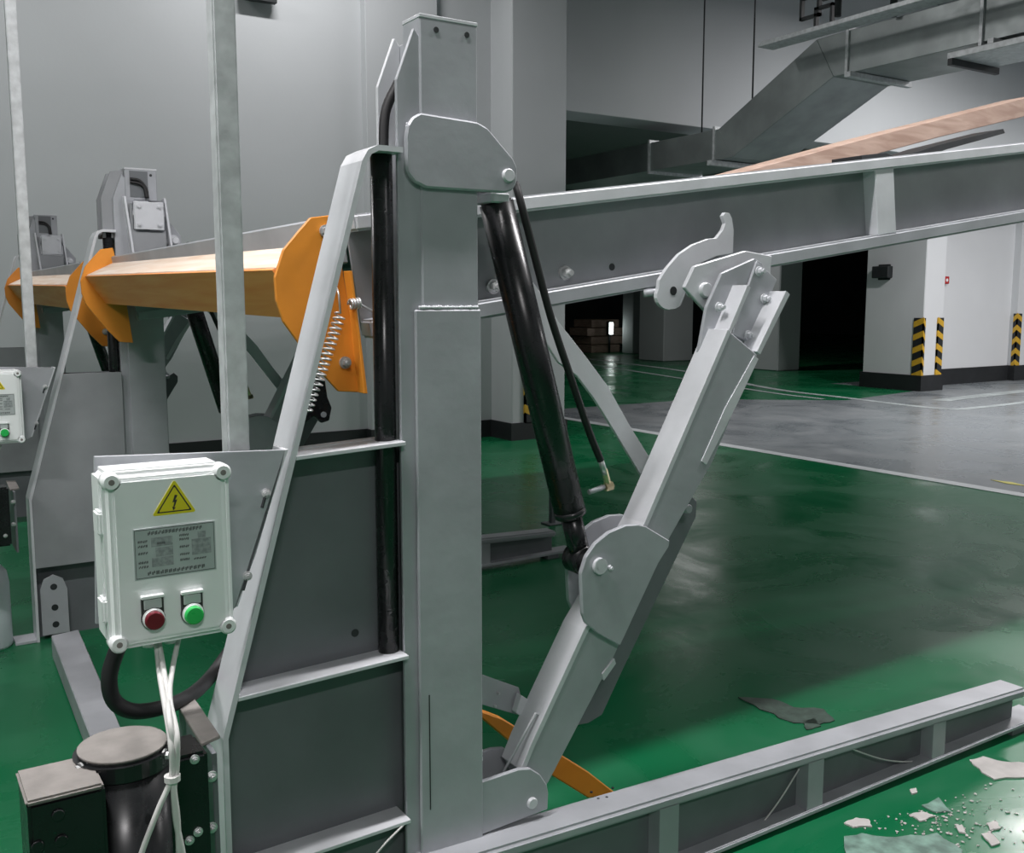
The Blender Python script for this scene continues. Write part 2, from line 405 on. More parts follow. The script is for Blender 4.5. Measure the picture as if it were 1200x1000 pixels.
c = U(416, 742, 'Y', YM); cylo('web_hole', c + Vector((0, -0.001, 0)), c + Vector((0, 0.003, 0)), 0.008, 'dark', post, 14)
for px_, py_ in ((312, 578), (290, 675)):
    pass
# black vertical guard pipe standing on the lower rib between the side plates
cylo('guard_pipe', (0.828, Yf + 0.030, 0.650), (0.828, Yf + 0.030, 1.625), 0.021, 'black', post, 20)
tubeo('pipe_hose', catmull([(0.835, Yf + 0.035, 1.60), (0.845, Yf + 0.045, 1.70), (0.875, Yf + 0.05, 1.76)], 6), 0.010, 'rubber', post)
# top cylinder bracket: two cheek plates
br = [(476, 158), (478, 146), (484, 137), (493, 132), (560, 143), (572, 150), (602, 186), (607, 197), (606, 215), (601, 223), (592, 226), (500, 220), (486, 213), (478, 203), (476, 195)]
plate('bracket_cheek', br, Yf - 0.013, 0.0125, 'silver', post, 0.0035)
PT = U(595, 206, 'Y', Yf - 0.013)
bm = bmesh.new()
bk = [Vector((p.x, Yf + 0.096, p.z)) for p in UY([(520, 110), (560, 120), (607, 192), (609, 212), (601, 224), (520, 222)], Yf - 0.013)]
add_prism(bm, bk, (0, 0.012, 0), 0.0015); obj('bracket_cheek', bm, 'silver', post)
cylo('pivot_pin', (PT.x, Yf - 0.020, PT.z), (PT.x, Yf + 0.12, PT.z), 0.0135, 'silver_light', post, 24, 0.002)
# bottom bracket
bb = [(564, 917), (608, 902), (622, 901), (633, 908), (641, 920), (643, 930), (642, 949), (564, 979)]
plate('base_cheek', bb, Yf - 0.004, 0.011, 'silver', post, 0.002)
bk = [Vector((p.x, Yf + 0.105, p.z + 0.004)) for p in UY(bb, Yf - 0.004)]
bm = bmesh.new(); add_prism(bm, bk, (0, 0.011, 0), 0.0015); obj('base_cheek', bm, 'silver', post)
PB = U(623, 941, 'Y', Yf - 0.004)
cylo('pivot_pin', (PB.x, Yf - 0.011, PB.z), (PB.x, Yf + 0.12, PB.z), 0.0125, 'silver_light', post, 24, 0.002)
# base beam, tapering towards its free end
beam = None
x0, x1 = 0.60, 2.97
def zt(x): return 0.228 - (x - 0.9) * 0.0375
def zb(x): return 0.004 + max(0, (x - 1.0)) * 0.010
bm = bmesh.new(); y0, y1 = 1.652, 1.745
def taper(bm, xa, xb, ya, yb, za, zb_, bev=0.002):
    """slab from xa to xb whose lower and upper surfaces follow functions"""
    b = bmesh.new()
    v = [b.verts.new(p) for p in ((xa, ya, za(xa)), (xb, ya, za(xb)), (xb, yb, za(xb)), (xa, yb, za(xa)), (xa, ya, zb_(xa)), (xb, ya, zb_(xb)), (xb, yb, zb_(xb)), (xa, yb, zb_(xa)))]
    for f in ((0, 3, 2, 1), (4, 5, 6, 7), (0, 1, 5, 4), (1, 2, 6, 5), (2, 3, 7, 6), (3, 0, 4, 7)): b.faces.new([v[k] for k in f])
    bevel(b, bev, 3); merge(bm, b)
taper(bm, 0.86, x1, y0, y1, lambda x: zt(x) - 0.030, zt, 0.008)
beam = obj('base_beam', bm, 'silver', post)
bm = bmesh.new(); taper(bm, 0.86, x1 + 0.12, y0, y1, zb, lambda x: zb(x) + 0.014, 0.003); obj('lower_flange', bm, 'silver', beam)
bm = bmesh.new(); taper(bm, 0.87, x1, y0 + 0.045, y0 + 0.055, lambda x: zb(x) + 0.01, lambda x: zt(x) - 0.01, 0); obj('beam_web', bm, 'silver_dark', beam)
for px_ in (788, 959, 1101):
    c = U(px_, 900, 'Y', y0)
    bm = bmesh.new(); taper(bm, c.x - 0.030, c.x + 0.030, y0 + 0.006, y0 + 0.046, lambda x: zb(x) + 0.013, lambda x: zt(x) - 0.028, 0.001); obj('stiffener', bm, 'silver', beam)
for i, (px_, py_) in enumerate(((693, 931), (711, 937), (718, 925), (701, 939))):
    c = U(px_, py_, 'Z', zt(1.5)); cylo('tapped_hole', (c.x, c.y, zt(c.x) - 0.002), (c.x, c.y, zt(c.x) + 0.0006), 0.0035, 'dark', beam, 10)
boxo('foot_pad', (2.92, y0 + 0.01, 0.0), (2.99, y1 - 0.01, 0.028), 'silver_dark', beam)
# foot lug at the outer corner
boxo('foot_lug', (0.40, 1.70, 0.0), (0.478, 1.80, 0.012), 'silver', post)

# ------------------------------------------------------------------ hydraulic cylinder
cyl = thing('hydraulic_cylinder', 'slanted black hydraulic cylinder hanging from the round-cornered pin bracket', 'hydraulic cylinder', (1.3, 1.78, 0.5), 'lift cylinders')
YC = Yf + 0.052
T = Vector((PT.x, YC, PT.z)); LP = U(704, 664, 'Y', Yf - 0.02); B = Vector((LP.x, YC, LP.z))
ax = (B - T).normalized()
b0, b1 = T + ax * 0.045, B - ax * 0.115
bm = bmesh.new(); add_cyl(bm, b0, b1, 0.0355, n=32, bev=0.004); o = obj('barrel', bm, 'black', cyl)
for p in o.data.polygons: p.use_smooth = len(p.vertices) == 4
cylo('top_eye', T + Vector((0, -0.03, 0)), T + Vector((0, 0.03, 0)), 0.026, 'silver_light', cyl, 24)
cylo('gland_nut', b1 - ax * 0.012, b1 + ax * 0.006, 0.036, 'black', cyl, 32, 0.002)
cylo('rod', b1, B, 0.024, 'black', cyl, 24)
cylo('lower_eye', B + Vector((0, -0.028, 0)), B + Vector((0, 0.028, 0)), 0.034, 'black', cyl, 24)
side = Vector((-ax.z, 0, ax.x)); 
if side.x < 0: side = -side
port_t, port_b = T + ax * 0.06, U(713, 570, 'Y', YC + 0.01)
cylo('port_stub', U(690, 577, 'Y', YC), U(708, 571, 'Y', YC), 0.006, 'silver', cyl, 12)
bm = bmesh.new(); c = U(713, 570, 'Y', YC); d = (U(713, 570, 'Y', YC) - U(690, 577, 'Y', YC)).normalized()
add_cyl(bm, c - d * 0.010, c + d * 0.010, 0.0105, n=6); add_cyl(bm, c, U(708, 550, 'Y', YC), 0.0075, n=6); obj('hose_fitting', bm, 'brass', cyl)
cylo('hose_ferrule', U(709, 556, 'Y', YC), U(703, 536, 'Y', YC), 0.007, 'bolt', cyl, 12)
tubeo('hose', catmull([U(604, 215, 'Y', YC + .02), U(611, 240, 'Y', YC), U(624, 290, 'Y', YC), U(645, 370, 'Y', YC), U(668, 440, 'Y', YC), U(690, 505, 'Y', YC), U(704, 540, 'Y', YC)], 8), 0.0085, 'rubber', cyl, 10)
bm = bmesh.new(); add_box(bm, (T.x - 0.02, YC - 0.035, T.z - 0.050), (T.x + 0.025, YC + 0.035, T.z - 0.030), 0.003); obj('port_block', bm, 'silver_light', cyl)

# ------------------------------------------------------------------ lifting arm
arm = thing('lifting_arm', 'silver box-section lifting arm with bolted head, hinged beside the orange strut', 'lifting arm', (1.15, 1.78, 0.25), 'lifting arms')
YA0, YA1 = Yf + 0.012, Yf + 0.088
def arm_box(name, pxl, mat, y0, y1, bev=0.002):
    bm = bmesh.new(); add_prism(bm, UY(pxl, y0), (0, y1 - y0, 0), bev); return obj(name, bm, mat, arm)
# main box: front outline
arm_main = arm_box('arm_tube', [(612, 905), (624, 875), (686, 741), (757, 615), (855, 388), (888, 416), (836, 541), (780, 640), (720, 770), (643, 918), (628, 938)], 'silver', YA0, YA1, 0.003)
arm_box('arm_top_face', [(610, 903), (622, 873), (684, 739), (755, 613), (853, 386), (857, 389), (759, 617), (688, 743), (626, 877), (614, 907)], 'silver_light', YA0 - 0.001, YA1 + 0.002, 0.0008)  # thin lighter skin, paints the arm's upper side as lit
# rear cover plate seen past the arm
arm_box('rear_strap', [(690, 848), (668, 852), (795, 590), (808, 578), (817, 588), (816, 606), (728, 790), (706, 838)], 'silver_dark', YA1 + 0.046, YA1 + 0.054)
c = U(808, 597, 'Y', YA1 - .01); cylo('strap_pin', c, c + Vector((0, 0.07, 0)), 0.0115, 'silver', arm, 18, 0.002)
# pivot cheeks for the cylinder
ck = [(682, 700), (681, 672), (687, 653), (698, 637), (714, 624), (733, 616), (748, 615), (757, 617), (785, 634), (784, 641), (772, 660), (727, 757), (700, 742), (687, 731), (683, 720)]
plate('pivot_cheek', ck, Yf - 0.012, 0.012, 'silver', arm, 0.002)
ckb = [Vector((p.x + 0.036, YA1 + 0.002, p.z)) for p in UY(ck, Yf - 0.012)]
bm = bmesh.new(); add_prism(bm, ckb, (0, 0.012, 0), 0.0015); obj('pivot_cheek', bm, 'silver', arm)
bm = bmesh.new()
add_cyl(bm, (B.x, Yf - 0.022, B.z), (B.x, YA1 + 0.016, B.z), 0.0135, n=24, bev=0.001)
add_cyl(bm, (B.x, Yf - 0.022, B.z), (B.x, Yf - 0.012, B.z), 0.0185, n=24, bev=0.001)
obj('pivot_pin', bm, 'silver_light', arm)
c = U(716, 666, 'Y', Yf - 0.02); hexbolt('keeper_bolt', c + Vector((0, 0.008, 0)), (0, -1, 0), 0.006, 0.012, 'silver_light', arm, False)
arm_box('side_lip', [(706, 790), (720, 772), (722, 778), (708, 798)], 'silver_light', YA0 - 0.004, YA0 + 0.004, 0.0005)
arm_box('side_lip', [(884, 417), (889, 421), (862, 478), (828, 545), (822, 541), (850, 478)], 'silver_light', YA0 - 0.002, YA0 + 0.05, 0.0005)
# arm head: rear plate, insert channel, bolts
YH = YA1 - 0.012
arm_box('head_plate', [(808, 470), (828, 360), (846, 320), (884, 303), (893, 308), (900, 330), (880, 395), (820, 440)], 'silver', YH, YH + 0.010)
ins = [(857, 385), (880, 322), (888, 308), (925, 346), (889, 416)]
arm_box('insert_web', [(858, 392), (872, 350), (887, 306), (911, 328), (880, 402)], 'silver', YH - 0.010, YH - 0.002)
arm_box('insert_flange', [(926, 345), (891, 416), (887, 412), (921, 341)], 'silver_light', YA0 + 0.002, YH - 0.005, 0.001)
arm_box('insert_flange', [(876, 334), (880, 337), (858, 388), (842, 424), (837, 422), (854, 387)], 'silver_light', YA0 + 0.014, YH, 0.0006)
for px_, py_ in ((842, 360), (889, 318), (895, 350), (876, 393)):
    hexbolt('head_bolt', U(px_, py_, 'Y', YH - 0.012), (0, -1, 0), 0.0085, 0.018, 'silver_light', arm)
# little switch bracket at the arm foot
sb = plate('switch_plate', [(565, 791), (608, 806), (612, 822), (606, 838), (565, 826)], Yf + 0.11, 0.004, 'silver', arm, 0.0008)
for px_, py_ in ((579, 827), (583, 812), (606, 818), (602, 832)):
    hexbolt('switch_bolt', U(px_, py_, 'Y', Yf + 0.11), (0, -1, 0), 0.0035, 0.008, 'bolt', sb, False)
plate('switch_block', [(611, 815), (625, 824), (619, 846), (605, 836)], Yf + 0.085, 0.02, 'silver_light', arm, 0.001)
tubeo('latch_rod', [U(590, 905, 'Y', Yf + .03), U(628, 836, 'Y', Yf + .03), U(632, 838, 'Y', Yf + 0.03)], 0.003, 'silver_light', arm)

# curved stay bar behind the cylinder
stay = thing('curved_stay_bar', 'light grey curved flat stay bar behind the black cylinder, running down to the arm', 'stay bar', (1.5, 1.9, 0.7), 'curved stay bars')
bm = bmesh.new()
st = [(600, 300), (628, 335), (655, 378), (668, 394), (688, 420), (712, 452), (737, 497), (771, 552), (800, 590), (812, 604), (803, 612), (786, 600), (753, 560), (720, 505), (697, 468), (676, 440), (655, 425), (620, 370), (596, 318)]
add_prism(bm, UY(st, YA1 + 0.060), (0, 0.010, 0), 0.001); obj('flat_bar', bm, 'silver_light', stay)
c = U(805, 600, 'Y', YA1 + .060); cylo('end_bolt', c + Vector((0, -0.004, 0)), c + Vector((0, 0.022, 0)), 0.008, 'silver', stay, 14)

# orange strut low behind the arm
strut = thing('orange_strut', 'orange flat strut low behind the arm foot, sloping down to the green floor', 'strut', (1.5, 1.95, 0), None)
bm = bmesh.new(); add_prism(bm, UY([(560, 832), (590, 843), (690, 905), (722, 930), (690, 936), (640, 905), (560, 838)], 2.0), (0, 0.03, 0), 0.003)
obj('strut_bar', bm, 'orange', strut)
c = U(705, 932, 'Y', 2.0); boxo('strut_foot', (c.x - 0.012, 2.004, 0), (c.x + 0.012, 2.026, c.z), 'orange', strut)

# ------------------------------------------------------------------ parking platform
plat = thing('parking_platform', 'raised tilted parking platform carrying the propped plywood sheet, with bright orange end plates', 'platform', (1.2, 3.0, 1.2), 'tilted parking platforms')
YP0, YP1 = 1.95, 4.195
TH = math.atan(0.143)
O = Vector((1.276, 0, 1.589))
EX, EZ = Vector((math.cos(TH), 0, math.sin(TH))), Vector((-math.sin(TH), 0, math.cos(TH)))
def tilt(lo, hi, bev=0.002, bm=None, seg=1):
    mt = Matrix.Identity(4)
    for i in range(3): mt[i][0] = EX[i]; mt[i][1] = (0, 1, 0)[i]; mt[i][2] = EZ[i]; mt[i][3] = O[i]
    bm = bm or bmesh.new(); add_box(bm, lo, hi, bev, mt, seg); return bm
SL, SR = -0.42, 4.1
for y0, sgn in ((YP0, 1), (YP1, -1)):
    a, b = sorted((y0, y0 + sgn * 0.06)); wa, wb = sorted((y0 + sgn * 0.048, y0 + sgn * 0.056))
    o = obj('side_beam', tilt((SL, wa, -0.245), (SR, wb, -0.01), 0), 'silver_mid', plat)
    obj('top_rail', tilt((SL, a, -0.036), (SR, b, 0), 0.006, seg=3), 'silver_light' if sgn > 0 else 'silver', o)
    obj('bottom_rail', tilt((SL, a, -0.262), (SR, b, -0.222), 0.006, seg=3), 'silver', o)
    for s in (1.25, 2.45):
        obj('stiffener', tilt((s, min(a, wa) + 0.004, -0.224), (s + 0.085, max(wb, b) - 0.004, -0.034), 0.002), 'silver_light', o)
    if sgn > 0:
        for px_, py_ in ((661, 320), (577, 336)):
            c = U(px_, py_, 'Y', wa); hexbolt('beam_bolt', c, (0, -1, 0), 0.012, 0.028, 'bolt', o)
        c = U(717, 313, 'Y', wa); cylo('beam_hole', c + Vector((0, -0.001, 0)), c + Vector((0, 0.004, 0)), 0.009, 'dark', o, 16)
obj('deck_sheet', tilt((SL, YP0 + 0.05, -0.030), (SR, YP1 - 0.05, -0.022), 0), 'silver_dark', plat)
for s in (0.35, 1.05, 1.75, 2.45, 3.15, 3.85):
    obj('cross_beam', tilt((s, YP0 + 0.06, -0.16), (s + 0.06, YP1 - 0.06, -0.03), 0.002), 'silver_dark', plat)
o = obj('rear_beam', tilt((SL - 0.05, YP0 + 0.062, -0.10), (SL + 0.0, YP1, 0.0), 0.004), 'silver', plat)
# wheel stop: plywood prism between two orange end plates
ws = None
bm = bmesh.new()
n_ = [Vector((0.700, 1.985, 1.418)), Vector((0.79, 1.985, 1.466)), Vector((0.835, 1.985, 1.44)), Vector((0.765, 1.985, 1.318))]
f_ = [Vector((0.718, 4.165, 1.450)), Vector((0.815, 4.165, 1.498)), Vector((0.86, 4.165, 1.46)), Vector((0.79, 4.165, 1.345))]
va = [bm.verts.new(p) for p in n_]; vb = [bm.verts.new(p) for p in f_]
for k in range(4): bm.faces.new((va[k], va[(k + 1) % 4], vb[(k + 1) % 4], vb[k]))
bm.faces.new(va); bm.faces.new(vb[::-1]); bevel(bm, 0.002, 1)
ws = obj('wheel_stop_board', bm, 'wood', plat)
bm = bmesh.new(); dn = Vector((-0.0045, 0, -0.0035))
va = [n_[0] + Vector((-.002, 0, -.002)), f_[0] + Vector((-.002, 0, -.002)), f_[3] + Vector((-.002, 0, -.002)), n_[3] + Vector((-.002, 0, -.002))]
add_prism(bm, va, dn, 0.0005); obj('stop_fascia', bm, 'fascia', ws)
og = [(364, 255), (388, 252), (395, 285), (402, 318), (411, 374), (420, 460), (397, 459), (374, 434), (350, 402), (332, 377), (324, 353), (322, 325), (332, 293), (350, 271)]
on = plate('end_plate', og, 1.972, 0.010, 'orange', plat, 0.0015)
bm = bmesh.new(); add_prism(bm, [Vector((p.x, 4.165, p.z + 0.03)) for p in UY(og, 1.972)], (0, 0.010, 0), 0.0015); of = obj('end_plate', bm, 'orange', plat)
# folded edge strips of the plates
for dy, dz, par in ((0, 0, on), (2.193, 0.03, of)):
    bm = bmesh.new(); add_prism(bm, [p + Vector((0, dy, dz)) for p in UY([(402, 318), (405, 318), (423, 460), (419, 460), (410, 374)], 1.972)], (0, -0.035 if dy == 0 else 0.03, 0), 0.001); obj('folded_edge', bm, 'orange', par)
c = U(367, 352, 'Y', 1.971); boxo('slot', (c.x - 0.006, 1.9708, c.z - 0.016), (c.x + 0.006, 1.974, c.z + 0.016), 'dark', on, 0)
c = U(404, 425, 'Y', 1.971); hexbolt('plate_bolt', c, (0, -1, 0), 0.009, 0.02, 'bolt', on)
c = U(381, 271, 'Y', 1.971); hexbolt('plate_bolt', c, (0, -1, 0), 0.009, 0.02, 'bolt', on)
# hook and arm bracket on the near side beam
YK = YP0 - 0.045
hk = [(785, 363)] + [(x, y) for x, y in arc(786, 347, 16.5, 265, 150, 6)] + [(773, 328), (782, 314), (796, 298), (812, 287), (830, 280), (840, 279), (847, 270), (850, 262), (847, 253), (850, 249), (855, 250), (858, 256), (860, 270), (859, 297), (840, 300), (822, 308), (812, 318), (804, 332), (803, 345), (798, 358), (792, 362)]
hook = plate('latch_hook', hk, YK, 0.012, 'silver_light', plat, 0.002)
c = U(789, 341, 'Y', YK); cylo('hook_hole', c + Vector((0, -0.001, 0)), c + Vector((0, 0.006, 0)), 0.011, 'dark', hook, 18)
c = U(775, 342, 'Y', YK + .03); d = U(754, 344, 'Y', YK + .05)
tubeo('hook_pin', [c, d], 0.010, 'silver', hook, 10)
bmk = plate('arm_bracket', [(802, 337), (814, 312), (874, 294), (905, 300), (900, 360), (830, 368)], YA1 + 0.016, 0.012, 'silver_light', plat, 0.002)
c = U(825, 340, 'Y', YA1 + 0.016); cylo('bracket_pin', c + Vector((0, -0.012, 0)), c + Vector((0, 0.05, 0)), 0.018, 'silver_light', bmk, 24, 0.002)
# spring and latch
sp = thing('return_spring', 'thin steel coil return spring stretched across the orange end plate beside the tall slanted flange', 'spring', (0.8, 1.93, 1.2))
p0, p1 = U(399, 368, 'Y', 1.945), U(361, 482, 'Y', 1.945)
axs = (p1 - p0); L = axs.length; axs.normalize(); e1 = axs.orthogonal().normalized(); e2 = axs.cross(e1)
turns = 19; path = []
for i in range(turns * 12 + 1):
    t = i / (turns * 12); a = 2 * math.pi * i / 12
    path.append(p0 + axs * L * t + (e1 * math.cos(a) + e2 * math.sin(a)) * (0.011 if t < .75 else 0.008))
tubeo('coil', path, 0.0022, 'bolt', sp, 6)
tubeo('upper_hook', [p0, U(397, 345, 'Y', 1.95), U(395, 338, 'Y', 1.958)], 0.0022, 'bolt', sp, 6)
lt = thing('latch_lever', 'small black latch lever hanging under the orange end plate at the coil spring', 'latch', (0.8, 1.95, 1.1))
plate('lever', [(372, 440), (381, 445), (384, 466), (389, 478), (386, 493), (377, 496), (368, 488), (352, 500), (356, 470)], 1.955, 0.010, 'black', lt)
c = U(379, 486, 'Y', 1.955); cylo('lever_eye', c + Vector((0, -0.003, 0)), c + Vector((0, 0.004, 0)), 0.006, 'silver', lt, 12)
sm = thing('small_spring', 'short steel spring with straight tail between the orange end plate and the black guard pipe', 'spring', (0.88, 1.93, 1.3))
p0 = U(410, 357, 'Y', 1.94); p1 = U(422, 355, 'Y', 1.94); path = []
for i in range(49):
    t = i / 48; a = 2 * math.pi * i / 12
    path.append(p0.lerp(p1, t) + Vector((0, math.cos(a), math.sin(a))) * 0.010)
path.append(U(446, 370, 'Y', 1.96)); tubeo('coil', path, 0.0025, 'bolt', sm, 6)

# plywood sheet on the deck with steel packers
ply = thing('plywood_sheet', 'reddish plywood sheet propped up on the platform deck by a black packing bar', 'plywood sheet', (2.4, 2.5, 1.7))
bm = bmesh.new(); add_prism(bm, UY([(868, 202), (1030, 158), (1220, 110), (1220, 132), (1100, 161), (1030, 180), (1000, 192), (940, 206)], 2.35), (0, 0.16, 0), 0.002); obj('sheet', bm, 'ply', ply)
pk = thing('packing_bar', 'black flat packing bar under the raised plywood sheet', 'packing bar', (2.6, 2.2, 1.75))
bm = bmesh.new(); add_prism(bm, UY([(1010, 182), (1038, 179), (1050, 184), (1060, 183), (1100, 170), (1176, 151), (1178, 156), (1150, 164), (1110, 175), (1075, 187), (1010, 187)], 2.15), (0, 0.12, 0), 0.001); obj('bar', bm, 'dark', pk)

# ------------------------------------------------------------------ control box, its bracket, pole, cables
def control_box(name, label, full=True):
    bx = thing(name, label, 'control box', (0.37, 1.62, 0.85), 'control boxes on the posts')
    y0 = 1.535
    tl, tr, bl, brr = U(125, 557, 'Y', y0), U(272, 545, 'Y', y0), U(130, 765, 'Y', y0), U(270, 742, 'Y', y0)
    X0, X1 = (tl.x + bl.x) / 2 - 0.002, (tr.x + brr.x) / 2 + 0.002; Z0, Z1 = (bl.z + brr.z) / 2, (tl.z + tr.z) / 2
    bm = bmesh.new(); add_box(bm, (X0, y0 + 0.032, Z0), (X1, y0 + 0.105, Z1), 0.010, None, 3); obj('body', bm, 'box', bx, False)
    bm = bmesh.new(); add_box(bm, (X0 - 0.001, y0 + 0.004, Z0 - 0.001), (X1 + 0.001, y0 + 0.031, Z1 + 0.001), 0.008, None, 3); lid = obj('lid', bm, 'box', bx)
    bm = bmesh.new(); add_box(bm, (X0 + 0.012, y0, Z0 + 0.010), (X1 - 0.012, y0 + 0.008, Z1 - 0.010), 0.003, None, 2); obj('lid_panel', bm, 'box', lid)
    for cx in (X0 + 0.011, X1 - 0.011):
        for cz in (Z0 + 0.011, Z1 - 0.011):
            cylo('corner_boss', (cx, y0 - 0.003, cz), (cx, y0 + 0.030, cz), 0.0135, 'box', lid, 20, 0.003)
            bm = bmesh.new(); add_cyl(bm, (cx, y0 - 0.0034, cz), (cx, y0 - 0.001, cz), 0.0045, n=12)
            obj('lid_screw', bm, 'dust', lid)
    for zc in (Z1 - 0.075, Z0 + 0.060):
        bm = bmesh.new(); add_box(bm, (X0 - 0.008, y0 + 0.014, zc - 0.018), (X0 + 0.002, y0 + 0.052, zc + 0.018), 0.003, None, 2); obj('hinge', bm, 'box', bx)
    def at(px, py): p = U(px, py, 'Y', y0); return p
    # warning sign
    tri = [at(204, 562), at(230, 600), at(178, 605)]
    tri[1].z = tri[2].z = (tri[1].z + tri[2].z) / 2
    cen = (tri[0] + tri[1] + tri[2]) / 3
    def rtri(s, y, e):
        P = []
        for i in range(3):
            v = cen + (tri[i] - cen) * s; d1 = (tri[(i + 2) % 3] - tri[i]).normalized() * e; d2 = (tri[(i + 1) % 3] - tri[i]).normalized() * e
            P += [Vector((p.x, y, p.z)) for p in (v + d1, v + d1 * .3 + d2 * .3, v + d2)]
        return P
    bm = bmesh.new(); add_prism(bm, rtri(1.0, y0 - 0.0006, 0.004), (0, 0.001, 0)); sg = obj('warning_sign', bm, 'yellow', lid)
    bm = bmesh.new(); o_, i_ = rtri(0.80, y0 - 0.0010, 0.002), rtri(0.70, y0 - 0.0010, 0.002)
    vo = [bm.verts.new(p) for p in o_]; vi = [bm.verts.new(p) for p in i_]
    for k in range(len(vo)): bm.faces.new((vo[k], vo[(k + 1) % len(vo)], vi[(k + 1) % len(vo)], vi[k]))
    add_prism(bm, [cen + Vector((x * .001, y0 - 0.0010 - cen.y, z * .001)) for x, z in ((1, 12), (5, 11), (1.5, 4), (4.5, 4.5), (-0.5, -8), (2, -7.2), (-2, -12), (-3.6, -5.6), (-2, -6.8), (0, 1), (-3, 0.2))], (0, 0.0003, 0))
    obj('sign_print', bm, 'ink', sg)
    # nameplate
    npx = [at(156, 620), at(252, 611), at(253, 669), at(157, 679)]
    nx0, nx1 = (npx[0].x + npx[3].x) / 2, (npx[1].x + npx[2].x) / 2; nz0, nz1 = (npx[2].z + npx[3].z) / 2, (npx[0].z + npx[1].z) / 2
    nw, nh = nx1 - nx0, nz1 - nz0
    nm = boxo('nameplate', (nx0, y0 - 0.0012, nz0), (nx1, y0 + 0.001, nz1), 'plate', lid, 0)
    bm = bmesh.new(); yy = y0 - 0.0016
    def rc(u0, v0, u1, v1): add_box(bm, (nx0 + nw * u0, yy, nz0 + nh * v0), (nx0 + nw * u1, yy + 0.0006, nz0 + nh * v1))
    rnd = random.Random(3)
    def textrow(u0, u1, v, h, n):
        for i in range(n):
            a = u0 + (u1 - u0) * i / n; wv = (u1 - u0) / n
            rc(a + wv * .08, v, a + wv * .45, v + h * rnd.uniform(.6, 1)); rc(a + wv * .5, v + h * rnd.uniform(0, .4), a + wv * .85, v + h)
    for (u0, v0, u1, v1) in ((0.015, .02, .985, .035), (.015, .965, .985, .98), (.015, .02, .022, .98), (.978, .02, .985, .98)): rc(u0, v0, u1, v1)
    textrow(.17, .84, .86, .075, 16); textrow(.15, .86, .07, .075, 14)
    for v in (.72, .63, .49, .31, .22): textrow(.05, .17, v, .05, 4)
    for v in (.76, .68, .53, .38, .27): textrow(.55, .67, v, .05, 5)
    textrow(.28, .38, .66, .05, 4); textrow(.72, .88, .26, .04, 5)
    tag(obj('plate_print', bm, 'plate_ink', nm), kind='stuff')
    for a in ((.21, .22, .47, .40), (.26, .42, .47, .60), (.21, .62, .47, .80), (.70, .36, .94, .68), (.78, .69, .88, .82)):
        bm = bmesh.new(); rc(*a); obj('print_block', bm, 'plate_grey', nm)
    # buttons
    for px_, py_, mt, nmn in ((179, 724, 'red', 'stop_button'), (225, 718, 'green', 'start_button')):
        c = at(px_, py_)
        bm = bmesh.new(); add_cyl(bm, (c.x, y0 + 0.002, c.z), (c.x, y0 - 0.010, c.z), 0.0165, n=28, bev=0.002); bz = obj(nmn, bm, 'box', bx, False)
        cylo('button_cap', (c.x, y0 - 0.006, c.z - 0.001), (c.x, y0 - 0.017, c.z - 0.001), 0.0142, mt, bz, 28, 0.002)
        cylo('button_collar', (c.x, y0 + 0.002, c.z), (c.x, y0 - 0.006, c.z), 0.0175, 'ink', bz, 28)
        bm = bmesh.new(); add_box(bm, (c.x - 0.0165, y0 - 0.004, c.z), (c.x + 0.0165, y0 + 0.002, c.z + 0.036), 0.001); h = obj('label_holder', bm, 'ink', bz)
        bm = bmesh.new(); add_box(bm, (c.x - 0.013, y0 - 0.006, c.z + 0.015), (c.x + 0.013, y0 - 0.002, c.z + 0.030), 0.001); obj('legend', bm, 'plate', h)
        bm = bmesh.new(); add_box(bm, (c.x - 0.0168, y0 - 0.008, c.z + 0.0315), (c.x + 0.0168, y0 + 0.002, c.z + 0.037), 0.001); obj('holder_lip', bm, 'box', h)
    for px_ in (183, 209):
        c = at(px_, 756); cylo('cable_gland', (c.x, y0 + 0.05, Z0 + 0.004), (c.x, y0 + 0.05, Z0 - 0.016), 0.010, 'box', bx, 16)
    return bx, X0, X1, Z0, Z1, y0
cb, X0, X1, Z0, Z1, yb0 = control_box('control_box', 'white control box with warning sign, dark red and green buttons, above the dusty pump motor')

br_ = thing('box_bracket', 'grey steel bracket plate bolted to the slanted flange above the dusty pump motor', 'bracket', (0.5, 1.66, 0.9), 'control box brackets')
yb = yb0 + 0.108
bpl = plate('back_plate', [(110, 535), (335, 527), (330, 548), (300, 650), (277, 712), (262, 722), (112, 732)], yb, 0.005, 'silver', br_, 0.001)
bm = bmesh.new()
q = UY([(334, 527), (275, 712)], yb)
add_prism(bm, [q[0], q[1], q[1] + Vector((0.006, 0, 0)), q[0] + Vector((0.006, 0, 0))], (0, 0.06, 0), 0.0005); obj('side_flange', bm, 'silver_light', br_)
for (x, y) in ((312, 578), (290, 675)):
    c = U(x, y, 'Y', yb)
    hexbolt('slot_bolt', c, (-0.25, -1, 0.1), 0.0055, 0.012, 'bolt', br_)
    bm = bmesh.new(); c2 = U(x - 5, y + 17, 'Y', yb - 0.0005); d2 = U(x - 1, y + 3, 'Y', yb - 0.0005)
    add_cyl(bm, c2, d2, 0.0028, n=8); obj('slot', bm, 'dark', br_)

pole = thing('support_pole', 'tall galvanised square pole rising in front of the plywood wheel stop', 'pole', (0.52, 1.70, 1.05), 'square poles on the posts')
xp = (U(255, 300, 'Y', 1.685).x + U(280, 300, 'Y', 1.685).x) / 2
bm = bmesh.new(); add_box(bm, (xp - 0.019, 1.662, 0.98), (xp + 0.019, 1.698, 3.9), 0.003, None, 2)
obj('square_tube', bm, 'galv', pole)
boxo('pole_foot', (xp - 0.0195, 1.6615, 0.96), (xp + 0.0195, 1.6985, 0.985), 'silver', pole)

